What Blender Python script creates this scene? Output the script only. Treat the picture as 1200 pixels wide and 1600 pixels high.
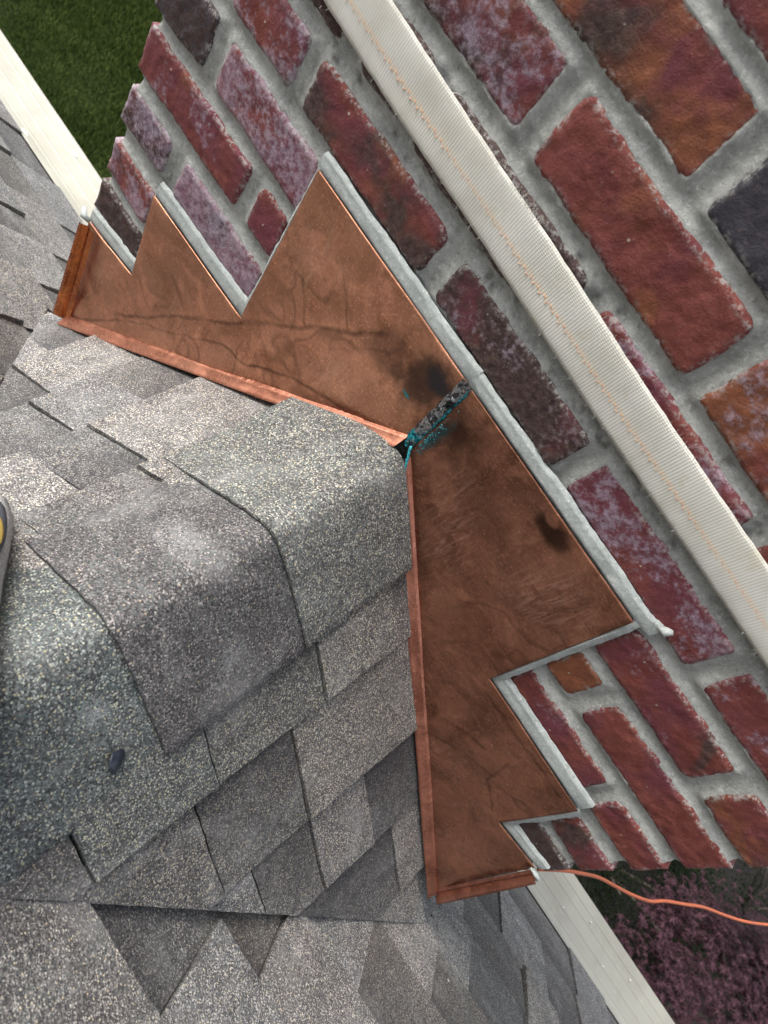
import bpy, bmesh, math, random
import numpy as np
from mathutils import Vector, Matrix, noise as mn
rnd = random.Random(7)
for o in list(bpy.data.objects): bpy.data.objects.remove(o)
scn = bpy.context.scene
COL = scn.collection

# ------------------------------------------------------------------ camera, sky, sun, exposure
CAM = Vector((0.05224, -0.48615, 0.45968))
RX = Vector((0.561399, 0.627332, 0.539709)); RY = Vector((0.826982, -0.401220, -0.393857)); RZ = Vector((-0.030536, 0.667441, -0.744037))
# columns of the world->camera matrix above; rows give camera axes in the world
ax = Vector((RX[0], RX[1], RX[2])); ay = Vector((RY[0], RY[1], RY[2])); az = Vector((RZ[0], RZ[1], RZ[2]))
cam_d = bpy.data.cameras.new('camera'); cam = bpy.data.objects.new('camera', cam_d); COL.objects.link(cam)
M = Matrix.Identity(4)
for i in range(3):
    M[i][0] = ax[i]; M[i][1] = -ay[i]; M[i][2] = -az[i]; M[i][3] = CAM[i]
cam.matrix_world = M
cam_d.sensor_fit = 'HORIZONTAL'; cam_d.sensor_width = 36; cam_d.lens = 1062.69 / 1200 * 36
cam_d.clip_start = 0.02; cam_d.clip_end = 600
scn.camera = cam
cam_d.dof.use_dof = True; cam_d.dof.focus_distance = .70; cam_d.dof.aperture_fstop = 14

SUN_DIR = Vector((-0.58, -0.06, 0.78)).normalized()       # towards the sun
elev = math.asin(SUN_DIR.z); rot = math.atan2(SUN_DIR.x, SUN_DIR.y)
w = bpy.data.worlds.new('World'); scn.world = w; w.use_nodes = True
wt = w.node_tree; bg = wt.nodes['Background']
sky = wt.nodes.new('ShaderNodeTexSky'); sky.sky_type = 'NISHITA'; sky.sun_disc = False
sky.sun_elevation = elev; sky.sun_rotation = rot; sky.dust_density = 4.0; sky.air_density = 0.8; sky.ozone_density = 0.6
hs = wt.nodes.new('ShaderNodeHueSaturation'); hs.inputs['Saturation'].default_value = 0.35
wt.links.new(sky.outputs[0], hs.inputs['Color']); wt.links.new(hs.outputs[0], bg.inputs[0]); bg.inputs[1].default_value = 0.15
sl = bpy.data.lights.new('sun', 'SUN'); sl.energy = 1.0; sl.angle = math.radians(36); sl.color = (1.0, 0.96, 0.9)
so = bpy.data.objects.new('sun', sl); COL.objects.link(so); so.rotation_euler = SUN_DIR.to_track_quat('Z', 'Y').to_euler()
scn.view_settings.view_transform = 'Standard'; scn.view_settings.look = 'None'
scn.view_settings.gamma = 1; scn.view_settings.use_curve_mapping = False
scn.view_settings.exposure = 1.38

# ------------------------------------------------------------------ helpers
def tag(o, label=None, cat=None, group=None, kind=None):
    if label: o['label'] = label
    if cat: o['category'] = cat
    if group: o['group'] = group
    if kind: o['kind'] = kind
    return o
def empty(name, loc=(0, 0, 0)):
    o = bpy.data.objects.new(name, None); COL.objects.link(o); o.location = loc; o.empty_display_size = .05; return o
def link(name, me, mat=None, parent=None, smooth=True):
    o = bpy.data.objects.new(name, me); COL.objects.link(o)
    if mat and len(me.materials) == 0: me.materials.append(mat)
    if smooth and len(me.polygons): me.polygons.foreach_set('use_smooth', [True] * len(me.polygons))
    if parent: o.parent = parent
    return o
def mesh(name, V, F):
    me = bpy.data.meshes.new(name); me.from_pydata([tuple(v) for v in V], [], F); me.update(); return me
def grid_mesh(name, P):
    """P: (n,m,3) array of points -> quad mesh"""
    n, m_, _ = P.shape
    idx = np.arange(n * m_).reshape(n, m_)
    q = np.stack([idx[:-1, :-1], idx[:-1, 1:], idx[1:, 1:], idx[1:, :-1]], -1).reshape(-1, 4)
    me = bpy.data.meshes.new(name)
    me.vertices.add(n * m_); me.vertices.foreach_set('co', P.reshape(-1).astype(np.float32))
    me.loops.add(q.size); me.loops.foreach_set('vertex_index', q.reshape(-1).astype(np.int32))
    me.polygons.add(len(q)); me.polygons.foreach_set('loop_start', (np.arange(len(q)) * 4).astype(np.int32))
    me.update(calc_edges=True); me.validate(); return me
def vnoise(x, y, seed=0):
    """value noise on numpy arrays, -1..1"""
    xi = np.floor(x).astype(np.int64); yi = np.floor(y).astype(np.int64); fx = x - xi; fy = y - yi
    fx = fx * fx * (3 - 2 * fx); fy = fy * fy * (3 - 2 * fy)
    def h(a, b):
        n = (a * 374761393 + b * 668265263 + seed * 1442695041) & 0x7fffffff
        n = ((n ^ (n >> 13)) * 1274126177) & 0x7fffffff
        return ((n ^ (n >> 16)) & 0xffff) / 32767.5 - 1
    return (h(xi, yi) * (1 - fx) + h(xi + 1, yi) * fx) * (1 - fy) + (h(xi, yi + 1) * (1 - fx) + h(xi + 1, yi + 1) * fx) * fy
def fbm(x, y, s, seed=0, o=3):
    r = 0; a = 1
    for i in range(o): r = r + a * vnoise(x * s, y * s, seed + i); s *= 2.1; a *= .5
    return r
def sweep(name, path, prof_fn, mat, parent=None, closed_prof=False):
    """path: list of points; prof_fn(i) -> list of offset vectors"""
    V = []; F = []; n = None
    for i, p in enumerate(path):
        pr = prof_fn(i); n = len(pr); V += [Vector(p) + Vector(q) for q in pr]
    for i in range(len(path) - 1):
        for j in range(n if closed_prof else n - 1):
            j2 = (j + 1) % n
            F.append((i * n + j, i * n + j2, (i + 1) * n + j2, (i + 1) * n + j))
    if closed_prof: F += [tuple(range(n))[::-1], tuple(range((len(path) - 1) * n, len(path) * n))]
    return link(name, mesh(name, V, F), mat, parent)
def tube(path, r, k=8):
    V = []; F = []
    for i, p in enumerate(path):
        a = Vector(path[max(0, i - 1)]); b = Vector(path[min(len(path) - 1, i + 1)]); t = (b - a).normalized()
        u = t.orthogonal().normalized(); v = t.cross(u); rr = r[i] if isinstance(r, (list, tuple)) else r
        if i and F0 is not None:
            u = (F0 - t * F0.dot(t)).normalized(); v = t.cross(u)
        F0 = u
        for j in range(k):
            an = 2 * math.pi * j / k; V.append(Vector(p) + (u * math.cos(an) + v * math.sin(an)) * rr)
    for i in range(len(path) - 1):
        for j in range(k): F.append((i * k + j, i * k + (j + 1) % k, (i + 1) * k + (j + 1) % k, (i + 1) * k + j))
    F += [tuple(range(k))[::-1], tuple(range((len(path) - 1) * k, len(path) * k))]
    return V, F
def box(x0, x1, y0, y1, z0, z1):
    V = [(x, y, z) for x in (x0, x1) for y in (y0, y1) for z in (z0, z1)]
    return V, [(0, 1, 3, 2), (4, 6, 7, 5), (0, 4, 5, 1), (2, 3, 7, 6), (0, 2, 6, 4), (1, 5, 7, 3)]
def resample(pts, step):
    out = []
    for a, b in zip(pts[:-1], pts[1:]):
        a = np.array(a, float); b = np.array(b, float); n = max(1, int(np.linalg.norm(b - a) / step))
        for i in range(n): out.append(tuple(a + (b - a) * i / n))
    out.append(tuple(pts[-1])); return out
def sstep(a, b, x):
    t = min(1, max(0, (x - a) / (b - a))); return t * t * (3 - 2 * t)

# ------------------------------------------------------------------ node helpers
class NT:
    def __init__(s, name):
        s.m = bpy.data.materials.new(name); s.m.use_nodes = True; s.t = s.m.node_tree
        s.b = s.t.nodes['Principled BSDF']; s.tc = s.t.nodes.new('ShaderNodeTexCoord')
    def n(s, t, **k):
        nd = s.t.nodes.new(t)
        for a, v in k.items(): setattr(nd, a, v)
        return nd
    def set(s, sock, v):
        if hasattr(v, 'links') or isinstance(v, bpy.types.NodeSocket): s.t.links.new(v, sock)
        else: sock.default_value = v
    def vec(s, scale=(1, 1, 1), off=None, src=None, rot=(0, 0, 0)):
        mp = s.n('ShaderNodeMapping'); s.set(mp.inputs[0], src or s.tc.outputs['Object']); mp.inputs['Scale'].default_value = scale
        mp.inputs['Rotation'].default_value = rot
        if off is not None: s.set(mp.inputs['Location'], off)
        return mp.outputs[0]
    def noise(s, scale, detail=4, rough=.55, v=None, dist=0, out=0, w=None):
        nd = s.n('ShaderNodeTexNoise'); s.set(nd.inputs['Vector'], v or s.tc.outputs['Object'])
        if w is not None: nd.noise_dimensions = '4D'; s.set(nd.inputs['W'], w)
        nd.inputs['Scale'].default_value = scale; nd.inputs['Detail'].default_value = detail; nd.inputs['Roughness'].default_value = rough; nd.inputs['Distortion'].default_value = dist
        return nd.outputs[out]
    def vor(s, scale, v=None, out='Color', feature='F1'):
        nd = s.n('ShaderNodeTexVoronoi'); nd.feature = feature; s.set(nd.inputs['Vector'], v or s.tc.outputs['Object']); nd.inputs['Scale'].default_value = scale
        return nd.outputs[out]
    def ramp(s, f, pts, interp='LINEAR'):
        r = s.n('ShaderNodeValToRGB'); s.set(r.inputs[0], f); e = r.color_ramp.elements; r.color_ramp.interpolation = interp
        while len(e) < len(pts): e.new(.5)
        for el, (p, c) in zip(e, pts):
            el.position = p; el.color = (c, c, c, 1) if not hasattr(c, '__len__') else (*c, 1)
        return r.outputs[0]
    def mix(s, f, a, b, blend='MIX'):
        nd = s.n('ShaderNodeMix', data_type='RGBA', blend_type=blend)
        s.set(nd.inputs[0], f)
        for i, v in ((6, a), (7, b)): s.set(nd.inputs[i], (*v, 1) if isinstance(v, tuple) else v)
        return nd.outputs[2]
    def math(s, op, a, b=0., c=0., clamp=False):
        nd = s.n('ShaderNodeMath', operation=op, use_clamp=clamp); s.set(nd.inputs[0], a); s.set(nd.inputs[1], b); s.set(nd.inputs[2], c); return nd.outputs[0]
    def map(s, v, a, b, c=0., d=1.):
        nd = s.n('ShaderNodeMapRange', interpolation_type='SMOOTHSTEP'); s.set(nd.inputs[0], v)
        for i, q in enumerate((a, b, c, d)): s.set(nd.inputs[i + 1], q)
        return nd.outputs[0]
    def bump(s, h, strength, dist, prev=None):
        nd = s.n('ShaderNodeBump'); s.set(nd.inputs['Height'], h); nd.inputs['Strength'].default_value = strength; nd.inputs['Distance'].default_value = dist
        if prev: s.t.links.new(prev, nd.inputs['Normal'])
        return nd.outputs[0]
    def blob(s, c, r, v=None, soft=.5, nscale=30, namp=.35):
        """soft-edged blotch round a point in object space"""
        d = s.n('ShaderNodeVectorMath', operation='DISTANCE')
        mp = s.n('ShaderNodeVectorMath', operation='SUBTRACT'); s.set(mp.inputs[0], v or s.tc.outputs['Object']); mp.inputs[1].default_value = c
        dv = s.n('ShaderNodeVectorMath', operation='DIVIDE'); s.set(dv.inputs[0], mp.outputs[0]); dv.inputs[1].default_value = r
        ln = s.n('ShaderNodeVectorMath', operation='LENGTH'); s.set(ln.inputs[0], dv.outputs[0])
        q = s.math('ADD', ln.outputs['Value'], s.math('MULTIPLY', s.math('SUBTRACT', s.noise(nscale, 4, .6), .5), namp * 2))
        return s.map(q, 1 - soft, 1 + soft * .3, 1., 0.)
    def line(s, pts_a, pts_b, width, nz=.006, nscale=22):
        width = width * 1.9
        """thin wandering line mark between two object-space points in the xz plane"""
        a = Vector((pts_a[0], pts_a[1])); b = Vector((pts_b[0], pts_b[1])); d = (b - a); L = d.length; d.normalize(); nrm = Vector((-d.y, d.x))
        sp = s.n('ShaderNodeSeparateXYZ'); s.set(sp.inputs[0], s.tc.outputs['Object'])
        X = s.math('SUBTRACT', sp.outputs[0], a.x); Z = s.math('SUBTRACT', sp.outputs[2], a.y)
        t = s.math('ADD', s.math('MULTIPLY', X, d.x), s.math('MULTIPLY', Z, d.y))
        q = s.math('ADD', s.math('MULTIPLY', X, nrm.x), s.math('MULTIPLY', Z, nrm.y))
        q = s.math('ADD', q, s.math('MULTIPLY', s.math('SUBTRACT', s.noise(nscale, 2), .5), nz * 2))
        m1 = s.math('MULTIPLY', s.map(s.math('ABSOLUTE', q), 0., width, 1., 0.), s.map(s.noise(45, 4, .7), .3, .6, .3, .9))
        m2 = s.math('MULTIPLY', s.map(t, -.004, .004), s.map(t, L - .004, L + .004, 1., 0.))
        return s.math('MULTIPLY', m1, m2)
    def done(s, col=None, rough=None, metal=None, normal=None, spec=None):
        if col is not None: s.set(s.b.inputs['Base Color'], (*col, 1) if isinstance(col, tuple) else col)
        if rough is not None: s.set(s.b.inputs['Roughness'], rough)
        if metal is not None: s.set(s.b.inputs['Metallic'], metal)
        if normal is not None: s.t.links.new(normal, s.b.inputs['Normal'])
        if spec is not None: s.b.inputs['Specular IOR Level'].default_value = spec
        return s.m

# ---------------- brick
def mat_brick():
    s = NT('brick_clay'); oi = s.n('ShaderNodeObjectInfo'); sc = s.n('ShaderNodeSeparateColor'); s.set(sc.inputs[0], oi.outputs['Color'])
    W = s.math('MULTIPLY', oi.outputs['Random'], 50.)
    big = s.noise(16, 3, .5, w=W, dist=.6); med = s.noise(40, 6, .65, w=W, dist=.3); fine = s.noise(420, 4, .7); speck = s.noise(150, 5, .75, w=W)
    c = s.mix(s.map(med, .35, .65), (.135, .029, .023), (.225, .062, .048))
    c = s.mix(s.map(s.noise(13, 3, .5, w=s.math('ADD', W, 9.), dist=.5), .42, .62), c, (.150, .036, .046))
    # orange zones
    o = s.math('ADD', s.noise(20, 3, .55, w=s.math('ADD', W, 3.), dist=.4), s.math('SUBTRACT', sc.outputs['Green'], .5))
    c = s.mix(s.map(o, .52, .70, 0., .85), c, s.mix(s.map(med, .4, .6), (.17, .058, .025), (.27, .095, .038)))
    # dark fired zones
    d = s.math('ADD', s.math('MULTIPLY', big, .75), s.math('MULTIPLY', med, .25)); d = s.math('ADD', d, s.math('SUBTRACT', sc.outputs['Red'], .5))
    c = s.mix(s.map(d, .47, .60, 0., .9), c, s.mix(s.map(speck, .4, .6), (.034, .024, .021), (.080, .056, .046)))
    # blue black bricks
    bb = s.math('ADD', speck, s.math('SUBTRACT', sc.outputs['Red'], 1.0)); c = s.mix(s.map(bb, .42, .62, 0., .8), c, (.045, .047, .062))
    # lilac white bloom
    l = s.math('ADD', s.math('MULTIPLY', s.noise(24, 4, .6, w=s.math('ADD', W, 5.)), .6), s.math('MULTIPLY', speck, .4))
    l = s.math('ADD', l, s.math('SUBTRACT', sc.outputs['Blue'], .5)); lm = s.map(l, .57, .70, 0., .62)
    c = s.mix(lm, c, s.mix(s.map(speck, .4, .6), (.21, .13, .18), (.42, .36, .43)))
    c = s.mix(s.map(fine, .58, .78, 0., .42), c, (.36, .25, .22)); c = s.mix(s.map(speck, .28, .40, .40, 0.), c, (.040, .016, .014)); c = s.mix(s.map(speck, .58, .72, 0., .35), c, (.33, .19, .17))
    c = s.mix(s.map(fine, .25, .40, .35, 0.), c, (.04, .018, .016))
    crk = s.vor(70, s.vec(off=s.noise(30, 3, out=1)), 'Distance', 'DISTANCE_TO_EDGE')
    ck = s.math('MULTIPLY', s.map(crk, .0, .03, 1., 0.), s.map(s.noise(28, 2, w=W), .56, .66))
    c = s.mix(s.math('MULTIPLY', ck, .75), c, (.02, .012, .012))
    spots = s.vor(95, out='Distance'); sp = s.math('MULTIPLY', s.map(spots, .08, .14, 1., 0.), s.map(s.noise(60, 2), .60, .68))
    c = s.mix(s.math('MULTIPLY', sp, .8), c, (.5, .46, .38))
    # mortar smears on the arrises (vertex attribute "edge" is 1 at the rim)
    at = s.n('ShaderNodeAttribute', attribute_name='edge')
    em = s.math('MULTIPLY', at.outputs['Fac'], s.map(s.noise(150, 5, .8), .48, .60)); c = s.mix(s.math('MULTIPLY', em, .8), c, (.42, .42, .39))
    n = s.bump(s.noise(700, 3, .7), .55, .0012); n = s.bump(s.noise(140, 5, .7), .8, .0022, n); n = s.bump(ck, -.7, .002, n)
    return s.done(c, s.map(fine, .3, .7, .62, .88), None, n, .35)
def mat_mortar(name='mortar', a=(.36, .370, .345), b=(.51, .52, .485)):
    s = NT(name); c = s.mix(s.map(s.noise(25, 5, .65), .35, .65), a, b)
    c = s.mix(s.map(s.noise(9, 3), .5, .7, 0., .45), c, (.27, .275, .255))
    f = s.noise(650, 3, .7); f3 = s.noise(260, 5, .8); c = s.mix(s.map(f, .56, .70, 0., .6), c, (.66, .67, .63)); c = s.mix(s.map(f3, .32, .46, .75, 0.), c, (.20, .205, .19)); c = s.mix(s.map(f3, .54, .66, 0., .65), c, (.70, .71, .67))
    at = s.n('ShaderNodeAttribute', attribute_name='dirt')
    c = s.mix(s.math('MULTIPLY', at.outputs['Fac'], .8), c, (.085, .078, .07))
    n = s.bump(s.noise(700, 3, .8), .7, .0012); n = s.bump(s.noise(210, 6, .8), .9, .0022, n)
    ck = s.vor(22, s.vec(off=s.noise(18, 3, out=1)), 'Distance', 'DISTANCE_TO_EDGE')
    ckm = s.math('MULTIPLY', s.map(ck, 0., .008, 1., 0.), s.map(s.noise(14, 2), .52, .6)); c = s.mix(s.math('MULTIPLY', ckm, .55), c, (.07, .07, .065)); n = s.bump(ckm, -.5, .001, n)
    return s.done(c, .9, None, n, .25)
def mat_shingle(name='shingle_granules', teal=.0, coarse=1.0):
    s = NT(name); oi = s.n('ShaderNodeObjectInfo')
    v = s.vec(off=s.math('MULTIPLY', 0., 1.))
    cell = s.vor(980 * coarse); dist = s.vor(980 * coarse, out='Distance'); sc = s.n('ShaderNodeSeparateColor'); s.set(sc.inputs[0], cell)
    cell2 = s.vor(640 * coarse); sc2 = s.n('ShaderNodeSeparateColor'); s.set(sc2.inputs[0], cell2)
    patch = s.map(s.noise(22, 3, .6), .35, .65)
    g = s.ramp(sc.outputs[0], [(0, (.030, .029, .032)), (.30, (.062, .060, .064)), (.55, (.110, .106, .110)), (.76, (.175, .170, .173)), (.90, (.28, .275, .27)), (1, (.50, .49, .47))])
    tl = s.mix(s.map(sc.outputs[1], .70, .78), g, (.125, .165, .165)); g = s.mix(s.math('ADD', s.math('MULTIPLY', patch, .45), teal), g, tl)
    lf = s.math('SUBTRACT', 1.0, s.math('MULTIPLY', oi.outputs['Alpha'], .38))          # share of cream granules, per object
    cm = s.math('GREATER_THAN', sc2.outputs[1], lf)
    cm = s.math('MULTIPLY', cm, s.map(s.vor(640 * coarse, out='Distance'), .38, .50, 1., 0.))
    g = s.mix(cm, g, s.mix(s.map(sc2.outputs[2], .3, .7), (.56, .54, .46), (.50, .43, .27)))
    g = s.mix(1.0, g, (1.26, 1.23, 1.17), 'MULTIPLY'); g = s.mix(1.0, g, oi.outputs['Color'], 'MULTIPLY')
    g = s.mix(s.map(s.noise(34, 4, .7), .35, .62, .30, 0.), g, (.040, .040, .042)); dust = s.math('MULTIPLY', s.map(s.noise(14, 6, .72, dist=.5), .48, .74), .6); g = s.mix(dust, g, s.mix(.5, g, (.42, .42, .41)))
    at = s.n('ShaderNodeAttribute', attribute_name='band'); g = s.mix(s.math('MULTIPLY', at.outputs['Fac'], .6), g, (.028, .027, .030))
    for c_, r_, k in (((-.03, -.245, -.03), (.035, .02, .04), .30), ((.06, -.25, -.05), (.02, .018, .03), .22), ((.04, -.36, -.035), (.012, .012, .02), .45)):
        g = s.mix(s.math('MULTIPLY', s.blob(c_, r_, nscale=120, namp=.7, soft=1.3), s.map(sc.outputs[2], .15, .5, 0., k)), g, (.62, .63, .64))
    g = s.mix(s.map(s.vor(9., out='Distance'), .018, .024, .85, 0.), g, (.62, .60, .55))
    h = s.math('ADD', s.math('MULTIPLY', dist, -1.), s.math('MULTIPLY', sc.outputs[1], .5))
    n = s.bump(h, .6, .0009); n = s.bump(s.noise(170, 5, .75), .5, .0018, n); n = s.bump(s.noise(45, 3, .6), .35, .002, n)
    return s.done(g, .86, None, n, .3)
def mat_copper(name, base, dark, mx=(0, 0), stains_facets=True, rough=.40):
    s = NT(name)
    sw = s.noise(9, 5, .6, dist=1.3); cloud = s.noise(28, 5, .65, dist=.8); fine = s.noise(380, 3, .7); f2 = s.noise(160, 6, .75)
    c = s.mix(s.map(sw, .32, .68), dark, base); c = s.mix(s.map(cloud, .45, .7, 0., .5), c, tuple(min(1, q * 1.45) for q in base))
    c = s.mix(s.map(fine, .55, .72, 0., .6), c, tuple(min(1, q * 1.9) for q in base)); c = s.mix(s.map(s.noise(230, 4, .8, w=4.), .56, .66, 0., .45), c, tuple(min(1, q * 2.1) for q in base)); c = s.mix(s.map(f2, .34, .46, .35, 0.), c, tuple(q * .5 for q in dark))
    c = s.mix(s.map(fine, .25, .40, .35, 0.), c, tuple(q * .4 for q in dark))
    r = s.map(cloud, .3, .7, rough - .12, rough + .14); met = .82
    n = s.bump(s.noise(14, 3, .5, dist=.8), .6, .006); n = s.bump(f2, .22 if stains_facets else .08, .0008, n)
    fac = s.vor(9., s.vec(off=s.noise(7, 3, out=1), scale=(1, .2, 1)), 'Color'); fs = s.n('ShaderNodeSeparateColor'); s.set(fs.inputs[0], fac)
    if stains_facets:
        c = s.mix(s.map(fs.outputs[0], .2, .8, 0., .16), c, tuple(min(1, q * 1.5) for q in base)); c = s.mix(s.map(fs.outputs[1], .3, .9, 0., .14), c, dark)  # cell tones: light and shade of buckled facets put into the colour
        # brushed scratches in patches
        for k, (rz, sc_) in enumerate((((0, .9, 0), 26), ((0, -.7, 0), 20), ((0, .2, 0), 30))):
            wv = s.noise(1., 3, .6, s.vec((sc_ * 3, 40, sc_ * 40), rot=rz), dist=1.)
            mk = s.math('MULTIPLY', s.map(wv, .60, .68), s.map(s.noise(11, 2, w=k * 3.7 + 1), .44, .60)); c = s.mix(s.math('MULTIPLY', mk, .42), c, (.72, .44, .32))
        # wandering dark tide lines
        for k, sc_ in enumerate((4.2,)):
            vv = s.vor(sc_, s.vec(off=s.noise(5, 3, out=1)), 'Distance', 'DISTANCE_TO_EDGE')
            ln = s.math('MULTIPLY', s.map(vv, .0, .05, 1., 0.), s.map(s.noise(6, 2, w=k + .3), .46, .60)); c = s.mix(s.math('MULTIPLY', ln, .40), c, tuple(q * .35 for q in dark))
    return s, c, r, met, n

# ------------------------------------------------------------------ geometry constants (fitted to the photograph)
m_ = 0.9032; q2 = math.sqrt(1 + m_ * m_); K = 0.545
KR, KL = .574, .517; EYR, EYL = .452, .364
def cricket(x, y=0.): return -m_ * abs(x) - 2 * m_ * max(0., y)
def Kx(x): return K + (KR - K) * max(-1, min(1, x / .3))
def mainz(x, y): return -m_ * (Kx(x) + y)
def base(x, y): return max(cricket(x, y), mainz(x, y))
Hc = .0677; Z0 = .0454
def cz(k): return Z0 + k * Hc       # joint below course k+1

MAT_BRICK = mat_brick(); MAT_MORTAR = mat_mortar()
MAT_SH = mat_shingle(); MAT_CAP = mat_shingle('cap_granules', .35, .88)

# ================================================================== GROUND
GZ = -5.6
def mat_grass():
    s = NT('lawn'); c = s.mix(s.map(s.noise(1.6, 4, .6), .35, .65), (.022, .042, .009), (.046, .074, .016))
    c = s.mix(s.map(s.noise(7, 5, .7), .45, .70, 0., .7), c, (.055, .070, .018)); c = s.mix(s.map(s.noise(26, 6, .75), .40, .68, .6, 0.), c, (.009, .018, .005))
    c = s.mix(s.map(s.noise(4, 3, w=3.), .60, .72, 0., .35), c, (.085, .078, .030))
    return s.done(c, .95, None, s.bump(s.noise(45, 6, .75), 1., .05), .1)
MAT_GRASS = mat_grass()
P = np.zeros((61, 61, 3)); gx = np.sign(np.linspace(-1, 1, 61)) * np.abs(np.linspace(-1, 1, 61)) ** 2.2 * 300
P[..., 0] = gx[:, None]; P[..., 1] = gx[None, :] * -1; P[..., 2] = GZ + .06 * vnoise(P[..., 0] * .3, P[..., 1] * .3)
g = link('ground', grid_mesh('ground', P), MAT_GRASS); tag(g, kind='structure')
# grass blades where the photograph looks at the lawn
def blades(cx, cy, rx, ry, n, seed):
    r = np.random.default_rng(seed); x = cx + (r.random(n) * 2 - 1) * rx; y = cy + (r.random(n) * 2 - 1) * ry
    h = .035 + .05 * r.random(n) * (1 + .5 * vnoise(x * 3, y * 3)); a = r.random(n) * 6.283; lean = r.random(n) * .05; wd = .004 + .003 * r.random(n)
    la = a + 1.2 + r.random(n)
    z = GZ + .06 * vnoise(x * .3, y * .3) - .005
    V = np.zeros((n, 3, 3)); V[:, 0] = np.stack([x - np.cos(a) * wd, y - np.sin(a) * wd, z], 1); V[:, 1] = np.stack([x + np.cos(a) * wd, y + np.sin(a) * wd, z], 1)
    V[:, 2] = np.stack([x + np.cos(la) * lean, y + np.sin(la) * lean, z + h], 1); return V.reshape(-1, 3)
def tri_soup(name, V):
    n = len(V) // 3; me = bpy.data.meshes.new(name); me.vertices.add(len(V)); me.vertices.foreach_set('co', V.reshape(-1).astype(np.float32))
    me.loops.add(len(V)); me.loops.foreach_set('vertex_index', np.arange(len(V), dtype=np.int32)); me.polygons.add(n); me.polygons.foreach_set('loop_start', (np.arange(n) * 3).astype(np.int32))
    me.update(calc_edges=True); return me
def mat_leaf(name, a, b, tr=.25, c3=None):
    s = NT(name); at = s.n('ShaderNodeAttribute', attribute_name='tint'); g_ = s.n('ShaderNodeNewGeometry')
    c = s.mix(s.map(g_.outputs['Random Per Island'], 0., 1.), a, b)
    if c3: c = s.mix(s.map(s.noise(1.7, 3), .5, .62), c, c3)
    m = s.done(c, .8, None, None, .06); return m
gb = link('grass', tri_soup('grass', blades(-6.6, 5.0, 2.6, 2.2, 150000, 3)), mat_leaf('grass_blade', (.030, .056, .010), (.105, .135, .036)), smooth=False)
tag(gb, 'short green lawn grass seen past the left of the chimney', 'grass', kind='stuff')

# ================================================================== ROOF
gxs = np.concatenate([np.linspace(-6, -.8, 12), np.linspace(-.78, .78, 157), np.linspace(.8, 6, 12)]); ny_ = 150
P = np.zeros((len(gxs), ny_, 3))
for i, x in enumerate(gxs):
    ey = EYL if x < 0 else EYR
    for j in range(ny_):
        y = -5 + (ey + 5) * (1 - (1 - j / (ny_ - 1)) ** 2.2); z = base(x, y) - .002
        if j == ny_ - 1: z -= .05
        P[i, j] = (x, y, z)
roof = link('roof', grid_mesh('roof', P), MAT_SH, smooth=False); tag(roof, kind='structure'); roof.color = (.6, .6, .6, .2)

def clip(poly, a, b, c):
    """keep a*x+b*y<=c"""
    out = []
    for i in range(len(poly)):
        p = poly[i]; q = poly[(i + 1) % len(poly)]; dp = a * p[0] + b * p[1] - c; dq = a * q[0] + b * q[1] - c
        if dp <= 0: out.append(p)
        if (dp < 0) != (dq < 0) and abs(dp - dq) > 1e-12:
            t = dp / (dp - dq); out.append((p[0] + (q[0] - p[0]) * t, p[1] + (q[1] - p[1]) * t))
    return out
def area(P_): return abs(sum(P_[i][0] * P_[(i + 1) % len(P_)][1] - P_[(i + 1) % len(P_)][0] * P_[i][1] for i in range(len(P_)))) / 2
def dens(poly, step=.007, j=.0007):
    out = []
    n = len(poly)
    for i in range(n):
        a = poly[i]; b = poly[(i + 1) % n]; L = math.hypot(b[0] - a[0], b[1] - a[1]); k = max(1, int(L / step))
        for t in range(k):
            x = a[0] + (b[0] - a[0]) * t / k; y = a[1] + (b[1] - a[1]) * t / k
            if t:
                x += mn.noise((x * 160, y * 160, 3.1)) * j * 1.6; y += mn.noise((x * 160, y * 160, 8.7)) * j * 1.6
            out.append((x, y))
    return out
def slab_geo(pieces, hfun, bfun):
    V = []; F = []; B = []
    for poly, zf in pieces:
        if len(poly) < 3 or area(poly) < 2e-5: continue
        P_ = dens(poly)
        if sum(P_[i][0] * P_[(i + 1) % len(P_)][1] - P_[(i + 1) % len(P_)][0] * P_[i][1] for i in range(len(P_))) < 0: P_ = P_[::-1]
        i0 = len(V); n = len(P_)
        for x, y in P_: V.append((x, y, zf(x, y) + hfun(x, y) * q2)); B.append(bfun(x, y))
        for x, y in P_: V.append((x, y, zf(x, y) - .001)); B.append(1.)
        F.append(tuple(range(i0, i0 + n)))
        for a in range(n): b = (a + 1) % n; F.append((i0 + a, i0 + n + a, i0 + n + b, i0 + b))
    return V, F, B
def add_shingle(pieces, hfun, bfun, color, name='shingle', mat=None):
    V, F, B = slab_geo(pieces, hfun, bfun)
    if not V: return None
    me = mesh(name, V, F); at = me.attributes.new('band', 'FLOAT', 'POINT'); at.data.foreach_set('value', B)
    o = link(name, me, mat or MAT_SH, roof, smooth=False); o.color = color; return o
def seglines(ys, a, b): return ys
NSH = [0]
def in_view(x, y, z):
    d = Vector((x, y, z)) - CAM; zc = az.dot(d)
    if zc < .05: return False
    u = 600 + 1062.7 * ax.dot(d) / zc; v = 800 + 1062.7 * ay.dot(d) / zc
    return -150 < u < 1350 and -150 < v < 1750
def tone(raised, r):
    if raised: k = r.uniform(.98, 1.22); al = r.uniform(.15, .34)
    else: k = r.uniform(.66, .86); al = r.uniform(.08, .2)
    t = r.uniform(-.03, .03); return (k + t, k, k - t, al)
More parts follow.
